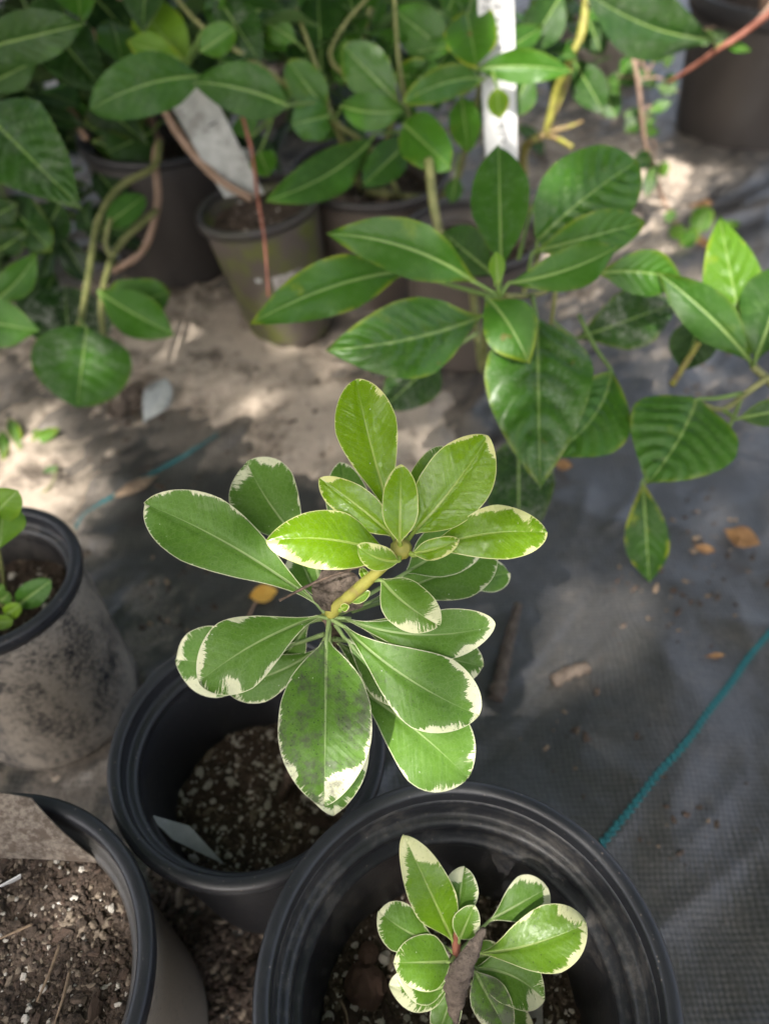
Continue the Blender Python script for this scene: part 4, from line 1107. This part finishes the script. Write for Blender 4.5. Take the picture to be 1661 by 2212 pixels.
# ------------------------------------------------------------------ twigs, vines
tag(tube('red_twig', [W(524, 250, .86), W(545, 330, .85), W(556, 420, .83), W(572, 520, .80), W(580, 640, .80)], .0024, .0014, M_STEMR, None, 20, 6, .05, origin=tuple(W(580, 640, .80))),
    'thin reddish stem hanging in front of the mossy pot', 'twig')
tag(tube('brown_twig', [W(355, 235, .92), W(405, 315, .92), W(470, 385, .93), W(545, 430, .94)], .0056, .0050, M_STEMT, None, 16, 8, .05, origin=tuple(W(545, 430, .94))),
    'tan brown stem slanting along the leaning grey tag into the mossy pot', 'twig')
tag(tube('brown_twig', [W(158, 205, 1.02), W(162, 245, 1.0), W(178, 285, 1.0), W(190, 300, 1.0)], .0050, .0044, M_STEMT, None, 12, 8, .05, origin=tuple(W(190, 300, 1.0))),
    'short tan stem lit against the dark upper left', 'twig')

vp = plant('red_stem_vine', W(1720, -30, .9), 'vine with a red stem and a bluish glossy leaf at the top right', 'vine')
tube('stem', [W(1720, -20, .90), W(1661, 28, .92), W(1600, 75, .94), W(1548, 108, .96), W(1500, 142, 1.0), W(1440, 180, 1.05)], .0050, .0026, M_STEMR, vp, 20, 8, .04)
tube('stem', [W(1690, -30, .93), W(1655, 24, .93), W(1612, 66, .94)], .0044, .0030, M_STEMT, vp, 10, 8, .04)
add(vp, M_LEAF, [
    ((1540, 84, .93), (1262, -22, .88), 128, B_(.12, .30, .0, .9), dict(shape='ellip', arch=.06, fold=.10, bend=-.06, pet=(1546, 106, .96), **EL)),
    ((1556, 92, .96), (1622, 110, .96), 20, B_(.50, .0, .0, .5), dict(shape='lance', arch=.12, fold=.3, pet=(1548, 106, .96))),
])
yp = plant('yellow_stem_plant', G(1140, 470), 'slender plant with bright yellow green stems right of the tall white tag', 'leafy plant')
tube('stem', [G(1140, 470), W(1130, 330, 1.02), W(1178, 285, .99), W(1200, 200, .96), W(1225, 140, .93), W(1256, 70, .91), W(1270, -30, .90)], .0056, .0050, M_STEMY, yp, 26, 10, .06)
tube('stem', [W(1178, 285, .99), W(1215, 200, .97), W(1232, 150, .96)], .0042, .0036, M_STEMY, yp, 10, 8, .05)
tube('stem', [W(1178, 285, .99), W(1225, 275, .98), W(1258, 262, .98)], .0036, .0022, M_STEMY, yp, 10, 8, .05)
tube('stem', [W(1170, 290, 1.0), W(1200, 298, .99), W(1236, 318, .98)], .0040, .0032, M_STEMY, yp, 10, 8, .05)
add(yp, M_LEAF, [
    ((1238, 130, .98), (1306, 246, .96), 74, B_(.16, .35, .0, .5), dict(shape='ellip', arch=.06, fold=.12, pet=(1232, 120, .97), **EL)),
    ((1270, 40, .98), (1300, 120, .97), 60, B_(.16, .35, .0, .5), dict(shape='ellip', arch=.06, fold=.12, pet=(1262, 30, .97), **EL)),
    ((1300, 30, .94), (1342, 92, .92), 44, B_(.34, .35, .0, .5), dict(shape='ellip', arch=.06, fold=.12, pet=(1285, -10, .93), **EL)),
    ((1250, 50, 1.0), (1290, 10, 1.0), 50, B_(.40, .1, .2, .5), dict(shape='ellip', arch=.06, fold=.12, pet=(1256, 70, .97), **EL)),
    ((1306, 200, 1.02), (1330, 255, 1.02), 48, B_(.30, .35, .0, .5), dict(shape='ellip', arch=.06, fold=.12, pet=(1280, 180, 1.0), **EL)),
])
# creeping twig plant with many small leaves
cp_b = G(1425, 420)
cp = plant('creeping_plant', cp_b, 'tangled small leaved creeper on the sand left of the tall dark pot', 'creeper')
tube('stem', [G(1528, 545, .004), G(1470, 500, .008), G(1432, 430, .012), W(1405, 345, 1.22), W(1390, 290, 1.18), W(1378, 180, 1.12), W(1360, 90, 1.1)], .0042, .0030, M_STEMT, cp, 30, 8, .08)
for k in range(9):
    a = W(1390 + random.uniform(-20, 20), random.uniform(110, 330), 1.18)
    b_ = a + Vector((random.uniform(-.08, .10), random.uniform(-.06, .06), random.uniform(-.06, .07)))
    tube('stem', [a, a.lerp(b_, .5) + Vector((0, 0, .012)), b_], .0020, .0012, M_STEMT, cp, 10, 6)
    for q in range(3):
        c_ = a.lerp(b_, random.uniform(.3, 1.0))
        d_ = c_ + Vector((random.uniform(-.04, .04), random.uniform(-.04, .02), random.uniform(-.035, .02)))
        leaf(cp, M_LEAF, c_, d_, 30, B_(random.choice([.14, .2, .28, .4]), .55, .1, .4), shape='ellip', arch=.06, fold=.12, nv=16, nu=4, width=random.uniform(.018, .032), roll=random.uniform(-40, 40))
for (u, v, w_, tn) in [(1420, 366, 34, .62), (1408, 392, 24, .6), (1446, 500, 36, .66), (1506, 492, 60, .6), (1470, 520, 40, .5), (1492, 515, 40, .62), (1578, 490, 44, .66), (1440, 470, 30, .5)]:
    c_ = G(u, v + 10, .012)
    d_ = c_ + Vector((random.uniform(-.01, .02), random.uniform(-.01, .03), random.uniform(.0, .02))).normalized() * (w_ / FPX * 1.2)
    leaf(cp, M_LEAF, c_, d_, w_ * .8, B_(tn, .1, .3, .5), shape='round', arch=.06, fold=.08, nv=16, nu=4)
# small sprigs on the sand at the left
wd = plant('weed_sprig', G(90, 1085), 'wilted grey green weed sprig on the pale sand at left', 'weed', None)
tube('stem', [G(30, 1068, .004), G(75, 1072, .010), G(110, 1050, .018), G(125, 1010, .02)], .0016, .0010, M_STEMG, wd, 12, 6)
tube('stem', [G(75, 1072, .010), G(112, 1092, .008), G(130, 1100, .004)], .0014, .0009, M_STEMT, wd, 8, 6)
for (u1, v1, u2, v2, tn) in [(90, 1040, 125, 1005, .35), (60, 960, 130, 925, .60), (50, 980, 20, 900, .3), (70, 950, 95, 930, .4), (10, 1000, 5, 930, .3)]:
    leaf(wd, M_LEAF, G(u1, v1, .006), G(u2, v2, .014), 26, B_(tn, .7, .5, .2), shape='ellip', arch=.06, fold=.12, nv=16, nu=4)

# ------------------------------------------------------------------ tags
def plate(name, corners, thick, mat, label, bend=0.0, nx=10, ny=16, origin=None, group=None, hole=None):
    """four corners (bl, br, tr, tl) -> a thin bent plate with real thickness"""
    bl, br, tr, tl = (Vector(c) for c in corners)
    nrm = (br - bl).cross(tl - bl).normalized()
    if nrm.dot(CAMP - bl) < 0: nrm = -nrm
    front, back = [], []
    for j in range(ny):
        t = j / (ny - 1)
        for i in range(nx):
            s = i / (nx - 1)
            p = bl.lerp(br, s).lerp(tl.lerp(tr, s), t)
            p = p + nrm * (bend * (4 * t * (1 - t)) + bend * .5 * (s - .5) ** 2 * 4)
            front.append(p); back.append(p - nrm * thick)
    V = [tuple(p) for p in front + back]
    n = nx * ny
    F = grid_faces(nx, ny)
    F = F + [tuple(i + n for i in f)[::-1] for f in F]
    edge = [i for i in range(nx)] + [j * nx + nx - 1 for j in range(1, ny)] + [(ny - 1) * nx + i for i in range(nx - 2, -1, -1)] + [j * nx for j in range(ny - 2, 0, -1)]
    for a, b in zip(edge, edge[1:] + edge[:1]):
        F.append((a, a + n, b + n, b))
    o = build(name, V, F, mat, None, origin=tuple(origin if origin is not None else (bl + br) / 2), smooth=False)
    return tag(o, label, 'plant tag', 'plant tags'), nrm
plate('plant_tag', (W(374, 1814, .470), W(487, 1868, .486), W(410, 1784, .478), W(317, 1757, .464)), .0022, M_TAGG, 'small grey tag lying inside the clean black pot', .0, 8, 8)
plate('plant_tag', (W(-60, 1850, .42), W(222, 1862, .418), W(70, 1722, .405), W(-60, 1706, .395)), .0007, M_TAGD, 'soil splashed tag leaning in the bottom left pot', .002, 14, 10)
plate('plant_tag', (W(-20, 1936, .425), W(46, 1897, .42), W(46, 1890, .413), W(-20, 1926, .417)), .0006, M_TAGW, 'thin white tag edge poking from the mix in the bottom left pot', 0, 6, 3)
plate('plant_tag', (W(1142, 2300, .445), W(1176, 2300, .445), W(1168, 2080, .400), W(1138, 2080, .400)), .0008, M_TAGG, 'grey tag standing behind the short variegated plant in the front pot', 0, 6, 10)
ct_, cn_ = plate('plant_tag', (W(486, 426, .955), W(572, 418, .955), W(452, 180, .87), W(348, 186, .87)), .0010, M_TAGG, 'large leaning grey tag with a slit stuck in the mossy pot', .004, 8, 14)
pt, pn = plate('plant_tag', (W(505, 320, 1.03), W(548, 320, 1.03), W(575, 425, 1.0), W(548, 425, 1.0)), .0010, M_TAGG, 'pale narrow tag half hidden behind the reddish stem', 0, 6, 8)
# tall white tag with handwriting
Lb, Rb = W(1052, 400, .905), W(1120, 400, .905)
Lt, Rt = W(1026, -120, .815), W(1108, -120, .815)
wt_, wn_ = plate('plant_tag', (Lb, Rb, Rt, Lt), .0010, M_TAGW, 'tall white tag with faded black handwriting at top centre right', -.003, 10, 24)
def on_tag(s, t):
    p = Lb.lerp(Rb, s).lerp(Lt.lerp(Rt, s), t)
    return p + wn_ * (-.003 * (4 * t * (1 - t)) + -.003 * .5 * (s - .5) ** 2 * 4 + .0004)
def tag_st(u, v):
    t = (400 - v) / 520.0
    ul = 1052 + (1026 - 1052) * t; ur = 1120 + (1108 - 1120) * t
    return (u - ul) / (ur - ul), t
GLYPH = {'S': [[(1, .9), (.4, 1), (0, .8), (.5, .5), (1, .25), (.6, 0), (0, .1)]], 'L': [[(0, 1), (0, 0), (.8, 0)]], 'r': [[(0, .6), (0, 0)], [(0, .4), (.5, .6), (.9, .55)]],
         'a': [[(.8, .6), (.2, .6), (0, .25), (.3, 0), (.8, .2)], [(.8, .6), (.9, 0)]], 'n': [[(0, .6), (0, 0)], [(0, .5), (.5, .6), (.8, .4), (.8, 0)]], 'd': [[(.8, 1), (.8, 0), (.2, 0), (0, .3), (.3, .6), (.8, .5)]],
         'A': [[(0, 0), (.5, 1), (1, 0)], [(.2, .4), (.8, .4)]], 'c': [[(.8, .5), (.3, .6), (0, .3), (.3, 0), (.8, .1)]], 'i': [[(.2, .6), (.2, 0)], [(.2, .85), (.25, .9)]]}
def ink(ch, u, v, h, wd):
    V, F = [], []
    for st in GLYPH[ch]:
        pts = [on_tag(*tag_st(u + (y_ - .5) * h * -1, v + (x_ - .5) * wd)) for x_, y_ in st]
        tv, tf = tube_data(pts, .0007, .0006, raw=True, sides=5)
        o0 = len(V)
        V += [tuple(q) for q in tv]; F += [[i + o0 for i in f] for f in tf]
    build('handwriting', V, F, M_INK, wt_)
for ch, u, v in [('S', 1050, 6), ('a', 1050, -12), ('L', 1077, -10), ('S', 1076, 4), ('A', 1075, 30), ('r', 1075, 52), ('i', 1076, 70), ('c', 1076, 90), ('n', 1078, 112), ('d', 1080, 262), ('L', 1082, 284), ('r', 1086, 300)]:
    ink(ch, u, v, 15, 12)
# slit on the leaning grey tag
Vs, Fs = tube_data([W(452, 272, .893), W(470, 262, .889)], .0011, .0005, raw=True, sides=5)
build('slit', [tuple(v) for v in Vs], Fs, M_INK, ct_)
# ------------------------------------------------------------------ litter lying on the cloth
def flat_leaf(name, u1, v1, u2, v2, wpx, mat, label, cat='dry leaf', z=.006, lift=.004, crum=.002, **kw):
    p, q = G(u1, v1, z), G(u2, v2, z)
    p.z = ground_z(p.x, p.y) + .0015; q.z = ground_z(q.x, q.y) + lift
    kw.setdefault('shape', 'ellip')
    return lone_leaf(name, p, q, wpx, mat, label, cat, crum, 160, 'dry leaves on the weed cloth', nv=18, nu=5, **kw)
flat_leaf('dry_leaf', 1560, 1150, 1632, 1190, 46, M_DRY, 'curled orange dry leaf with a yellow edge under the right hand leaves', lift=.012, arch=.12, fold=.2)
flat_leaf('dry_leaf', 1490, 1190, 1540, 1200, 20, M_DRY, 'small tan leaf scrap just left of the curled orange leaf')
flat_leaf('dry_leaf', 1195, 1000, 1235, 1015, 26, M_DRY, 'orange brown leaf scrap in the shade under the drooping glossy leaf', lift=.008)
flat_leaf('dry_leaf', 538, 1292, 602, 1288, 40, M_YEL, 'bright yellow fallen leaf left of the tall variegated plant', lift=.010, arch=.1)
flat_leaf('dry_leaf', 1515, 1425, 1562, 1422, 12, M_DRY, 'tiny orange leaf sliver near the teal yarn at right', arch=.1)
flat_leaf('dry_leaf', 345, 1035, 250, 1090, 26, M_HULL, 'long tan husk lying on dark cloth near the buried yarn', arch=.1, fold=.3)
flat_leaf('dry_leaf', 310, 910, 370, 840, 60, M_TAGG, 'pale grey leaf piece in a heap of debris on the sand', lift=.012, arch=.05)
flat_leaf('dry_leaf', 260, 900, 310, 850, 50, M_DEAD, 'brown leaf crumb heap left of the pale grey leaf piece', lift=.014, arch=.08, crum=.006)
flat_leaf('dry_leaf', 235, 870, 270, 910, 40, M_DEAD, 'dark brown leaf crumb under the big round leaf', lift=.010, arch=.08, crum=.005)
flat_leaf('dry_leaf', 1460, 515, 1540, 540, 20, M_DRY, 'rusty dry leaf beside the creeping stem at right', lift=.008)
flat_leaf('dry_leaf', 1485, 445, 1540, 440, 18, M_DRY, 'brown red dry leaf on the far right cloth', lift=.006)
# bark and stick
def GZ(u, v, dz):
    p = G(u, v)
    p = G(u, v, ground_z(p.x, p.y))
    p.z = ground_z(p.x, p.y) + dz
    return p
def stick(name, P, r0, r1, label, seed=1):
    V, F = tube_data(P, r0, r1, 22, 9, .12)
    V = np.array([tuple(v) for v in V])
    c = V.mean(0)
    nz = fbm(V[:, 0] * 300 + seed, V[:, 1] * 90 + V[:, 2] * 200, 3, seed)
    V = V + (V - c) / (np.linalg.norm(V - c, axis=1, keepdims=True) + 1e-6) * (nz * .0011)[:, None]
    o = build(name, V, F, M_DEAD if 'bark' in label else M_STEMT, None, origin=tuple(P[0]))
    return tag(o, label, 'wood debris', 'wood bits on the weed cloth')
stick('bark_strip', [GZ(1070, 1515, .005), GZ(1085, 1450, .006), GZ(1100, 1380, .005), GZ(1118, 1312, .004)], .0070, .0040, 'long grey brown bark strip lying on the cloth right of the tall plant')
stick('bark_piece', [GZ(1192, 1480, .005), GZ(1225, 1462, .007), GZ(1266, 1448, .005)], .0060, .0055, 'short brown bark piece on the cloth near the middle right', 3)
stick('dry_straw', [GZ(520, 1380, .002), GZ(560, 1290, .002), GZ(620, 1240, .002), GZ(680, 1190, .002)], .0014, .0010, 'thin dry stem on dark cloth left of the tall plant', 5)
# dark bark lumps in the front pot
LUMPS = [lump('bark_lump', 3, (1.2, .8, .6), .13, M_LUMP, 140 + i) for i in range(3)]
for k, (u, v, s_, lab) in enumerate([(905, 1950, .012, 'rust brown bark lump beside the upright leaf in the front pot'), (1050, 1880, .016, 'large rust brown bark lump at the back of the front pot'), (790, 2130, .017, 'rust brown bark lump at the left of the front pot'),
                                 (795, 2060, .009, 'small rust bark lump above the left bark lump'), (1200, 1930, .010, 'dark bark lump behind the right leaf of the front pot')]):
    p = G(u, v, .118)
    o = bpy.data.objects.new('bark_lump', LUMPS[k % 3]); COL.objects.link(o)
    o.location = p; o.scale = (s_ * .62, s_ * .8, s_ * 1.0); o.rotation_euler = (random.uniform(-.6, .6), random.uniform(-.6, .6), random.uniform(0, 6))
    tag(o, lab, 'bark lump', 'bark lumps in the front pot')
for k, (u1, v1, u2, v2, zz, lab) in enumerate([(130, 2040, 80, 2165, .177, 'brown pine needle bit slanting on the mix in the bottom left pot'), (152, 2095, 118, 2212, .177, 'tan twig bit at the bottom of the bottom left pot'), (70, 1996, -5, 2030, .177, 'straw coloured fibre at the left edge of the bottom left pot'),
                                            (735, 2160, 752, 2215, .122, 'tan straw bit at the lower left of the front pot')]):
    a, b_ = G(u1, v1, zz), G(u2, v2, zz + .002)
    o = tube('wood_bit', [a, a.lerp(b_, .5) + Vector((.001, 0, .001)), b_], .0009, .0005, M_HULL, None, 8, 6, .1, origin=tuple(a))
    tag(o, lab, 'twig bit', 'twig bits on the potting mix')

# crumbs on the cloth (nobody could count them)
def litter(n, boxes):
    pts, sz, mi = [], [], []
    for _ in range(n):
        u, v = random.choice(boxes)
        p = G(u + random.gauss(0, 60), v + random.gauss(0, 60))
        if p.y < 0.1 or p.y > 1.9: continue
        p.z = ground_z(p.x, p.y) + .0006
        pts.append(tuple(p)); sz.append(random.choice([.0006, .0006, .0009, .0009, .0013, .0018, .0026])); mi.append(random.choice([1, 1, 2, 2, 2, 3, 3]))
    return scatter('litter', None, np.array(pts), np.array(sz), 1.6, np.array(mi), [M_PERL, M_HULL, M_BARK, M_CLOD], 'crumbs of bark, leaf and sand scattered on the cloth')
litter(620, [(270, 880), (300, 900), (230, 900), (600, 1000), (400, 1100), (1500, 1150), (1560, 1250), (1450, 1300), (1350, 1250), (1480, 500), (1540, 560), (1500, 900), (1550, 850), (1300, 900), (360, 1330), (460, 1280), (760, 960), (1250, 1600), (1500, 1800)])

# ------------------------------------------------------------------ more plants standing further back and beyond the frame
PROTO = []
for k, (shp, tn) in enumerate([('ellip', .16), ('ovate', .10), ('oval', .34), ('ellip', .40), ('lance', .24), ('round', .12)]):
    V, F, A = leaf_data((0, 0, 0), (.10, 0, 0), 0, shape=shp, arch=.07, fold=.12, quilt=.08, veins=7, nv=24, nu=5, width=.05, seed=400 + k)
    me = bpy.data.meshes.new('leaf')
    me.from_pydata(V.tolist(), [], [list(f) for f in F])
    me.polygons.foreach_set('use_smooth', [True] * len(me.polygons))
    for kk, a in A.items():
        at = me.attributes.new(kk, 'FLOAT', 'POINT'); at.data.foreach_set('value', np.asarray(a, np.float32))
    me.materials.append(M_LEAF)
    PROTO.append((me, tn))
def filler(name, loc, rad, hgt, n, label, cat='leafy plant', z0=.12, size=(.7, 1.4), tones=None, stems=5):
    loc = Vector(loc)
    root = plant(name, loc, label, cat)
    for k in range(stems):
        a = random.uniform(0, 6.28)
        tube('stem', [loc + Vector((random.uniform(-.02, .02), random.uniform(-.02, .02), 0)), loc + Vector((math.cos(a) * rad * .4, math.sin(a) * rad * .4, hgt * .5)), loc + Vector((math.cos(a) * rad * .8, math.sin(a) * rad * .8, hgt * .95))], .006, .003, M_STEMT, root, 10, 6)
    for k in range(n):
        a = random.uniform(0, 6.28); r_ = rad * math.sqrt(random.uniform(.05, 1)); z_ = random.uniform(z0, hgt)
        p = loc + Vector((r_ * math.cos(a), r_ * math.sin(a), z_))
        me, tn = random.choice(PROTO)
        o = bpy.data.objects.new('leaf', me); COL.objects.link(o); o.parent = root
        o.location = p - loc
        o.rotation_euler = (random.uniform(-.5, .5), random.uniform(-.2, .9), a + random.uniform(-.9, .9))
        s_ = random.uniform(*size)
        o.scale = (s_, s_, s_)
        for kk, v in B_(min(max(tn + random.uniform(-.08, .1), 0), 1), random.uniform(0, .3), .1, .5).items():
            o[kk] = float(v)
        o['seed'] = random.random()
    return root
filler('bushy_plant', (-.33, 1.12, .14), .17, .62, 60, 'dark leafy bush rising from the shaded pot behind the looping stems', z0=.16)
filler('bushy_plant', (-.80, 1.42, .20), .30, .80, 90, 'dark leafy bush in the far left pot', z0=.05)
filler('bushy_plant', (-.17, 1.72, .21), .26, .80, 60, 'leafy bush behind the bushy bright green plant', z0=.20)
filler('bushy_plant', (.12, 2.05, 0), .34, .85, 80, 'tall leafy bush behind the tall white tag', z0=.10, size=(1, 1.8))
filler('bushy_plant', (-.65, 2.2, 0), .5, 1.1, 120, 'big dark leafy bush far back at the left', z0=.05, size=(1, 2))
filler('bushy_plant', (.50, 1.95, .20), .22, .75, 50, 'leafy bush in the pale dusty pot far back', z0=.16)
filler('bushy_plant', (.715, 1.62, .20), .20, .75, 50, 'leafy bush in the tall dark pot at the far right', z0=.12)

# dense leafy mass at the top, each leaf on the plant it grows from
def mass(root, n, box, d0, d1, tones, size, lean=.75):
    for k in range(n):
        p = W(random.uniform(box[0], box[2]), random.uniform(box[1], box[3]), random.uniform(d0, d1))
        me, tn = random.choice(PROTO)
        o = bpy.data.objects.new('leaf', me); COL.objects.link(o); o.parent = root
        o.location = p - root.location
        o.rotation_euler = (random.uniform(.1, lean), random.uniform(-.3, .9), random.uniform(0, 6.28))
        s_ = random.uniform(*size)
        o.scale = (s_, s_, s_)
        for kk, v in B_(random.choice(tones), random.uniform(0, .4), random.choice([0, 0, .3]), random.uniform(.2, .8)).items():
            o[kk] = float(v)
        o['seed'] = random.random()
mass(hp, 110, (-160, -60, 360, 320), .92, 1.25, [.0, .0, .02, .05, .1], (.7, 1.3))  # near-black tones, here and in the next row, paint in deep shade
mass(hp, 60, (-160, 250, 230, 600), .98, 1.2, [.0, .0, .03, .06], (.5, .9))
mass(bp, 70, (360, -60, 1010, 170), .93, 1.12, [.06, .12, .25, .38, .45, .5], (.45, .95))
mass(bp, 16, (580, 180, 960, 330), .95, 1.05, [.06, .12, .25, .35], (.4, .75))
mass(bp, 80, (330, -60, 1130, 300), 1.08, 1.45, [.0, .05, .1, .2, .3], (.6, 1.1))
mass(bp, 60, (430, -40, 1000, 170), .86, .95, [.2, .3, .38, .42, .46, .5], (.42, .72))
mass(bp, 18, (1010, -40, 1230, 120), .90, 1.0, [.25, .38, .45], (.42, .7))
mass(yp, 16, (1120, -60, 1330, 130), 1.0, 1.2, [.1, .2, .3, .4], (.4, .8))

# unseen leaves added to the two big plants above the frame, blocking skylight
def added_storey(root, n, lo, hi, tones, size):
    for k in range(n):
        p = Vector([random.uniform(a, b) for a, b in zip(lo, hi)])
        me, tn = random.choice(PROTO)
        o = bpy.data.objects.new('leaf', me); COL.objects.link(o); o.parent = root
        o.location = p - root.location
        o.rotation_euler = (random.uniform(-.4, .6), random.uniform(-.2, .7), random.uniform(0, 6.28))
        s_ = random.uniform(*size)
        o.scale = (s_, s_, s_)
        for kk, v in B_(random.choice(tones), .2, .1, .4).items():
            o[kk] = float(v)
        o['seed'] = random.random()
added_storey(hp, 150, (-1.15, .62, .62), (-.30, 1.45, 1.0), [.05, .1, .2], (1.1, 1.9))
added_storey(bp, 70, (-.40, 1.05, .52), (.22, 1.45, .95), [.1, .3, .4], (.8, 1.4))
# spilled potting mix in the gap between the three front pots
_pts, _sz, _mi = [], [], []
for _ in range(2600):
    p = G(random.uniform(330, 620), random.uniform(1880, 2260))
    p.z = ground_z(p.x, p.y) + random.uniform(0, .003)
    _pts.append(tuple(p)); _sz.append(min(random.lognormvariate(-6.6, .45), .0035)); _mi.append(random.choice([1, 2, 3, 3, 3, 3, 3, 3]))
scatter('spilled_mix', None, np.array(_pts), np.array(_sz), 1.2, np.array(_mi), [M_PERL, M_TAN, M_BARK, M_CLOD], 'dark potting mix spilled between the three front pots')

filler('bushy_plant', (-.98, .78, 0), .30, 1.15, 130, 'tall unseen bush added past the left edge to block light', z0=.15, size=(1.2, 2))  # added out of view as an occluder for the upper left

# ------------------------------------------------------------------ unseen tree added to shade and dapple the yard (its crown hangs above and behind the camera)
def added_shade_tree():
    base = Vector((-2.6, -2.4, 0))
    root = thing('added_shade_tree', base, 'unseen leafy tree added to shade the yard and dapple its light', 'tree')
    fork = base + Vector((.35, .4, 1.7))
    tube('trunk', [base + Vector((0, 0, -.1)), base + Vector((.1, .1, .8)), fork], .16, .10, M_STEMB, root, 16, 14, .04)
    lit = [(G(1430, 470), .17), (W(1085, 1715, .36), .022), (W(1180, 1735, .36), .02), (W(905, 1890, .375), .018), (W(1130, 1940, .39), .009),  # gaps left in the added crown so sun reaches these spots
            (W(1560, 580, .66), .05), (G(60, 1060), .05),
           (G(1240, 640), .05), (G(1300, 1340), .03)]
    r2 = np.random.default_rng(11)
    V, F = [], []
    cen = Vector((.05, .75, 0)) + to_sun * (2.75 / to_sun.z)
    lobes = []
    for k in range(26):
        lobes.append((r2.uniform(-2.4, 1.7), r2.uniform(-2.4, 2.1), 2.75 + r2.uniform(-.3, .5)))
    for lb in lobes[::2]:
        m_ = fork.lerp(Vector(lb), .5) + Vector((0, 0, .35))
        tube('limb', [fork + Vector((0, 0, -.05)), m_, Vector(lb)], .05, .008, M_STEMB, root, 14, 8, .05)
    leafV = np.array([(-1, 0, 0), (-.5, .42, .05), (.15, .5, .06), (.7, .28, .02), (1.1, 0, -.05), (.7, -.28, .02), (.15, -.5, .06), (-.5, -.42, .05)])
    n = 22000
    for k in range(n):
        p = Vector((r2.uniform(-2.6, 1.9), r2.uniform(-2.7, 2.3), 2.75 + r2.normal(0, .22)))
        size = r2.uniform(.035, .062)
        skip = False
        for (q, rad) in lit:
            dd = p - q
            al = dd.dot(to_sun)
            if (dd - to_sun * al).length < rad + size * .55:
                skip = True; break
        if skip: continue
        e = Matrix.Rotation(r2.uniform(0, 6.28), 3, 'Z') @ Matrix.Rotation(r2.uniform(-.6, .6), 3, 'X') @ Matrix.Rotation(r2.uniform(-.6, .6), 3, 'Y')
        o0 = len(V)
        for v in leafV:
            V.append(tuple(p + e @ (Vector(v) * size)))
        F += [[o0, o0 + 1, o0 + 7], [o0 + 1, o0 + 2, o0 + 6, o0 + 7], [o0 + 2, o0 + 3, o0 + 5, o0 + 6], [o0 + 3, o0 + 4, o0 + 5]]
    o = build('foliage', V, F, M_CROWN, root, smooth=False)
    tag(o, 'dense crown of the added tree, open where sun should pass', kind='stuff')
M_CROWN = mat_simple('crown_leaf', (0.035, 0.09, 0.02), (0.06, 0.13, 0.03), 6, .5, .1, .001, trans=.2)
added_shade_tree()
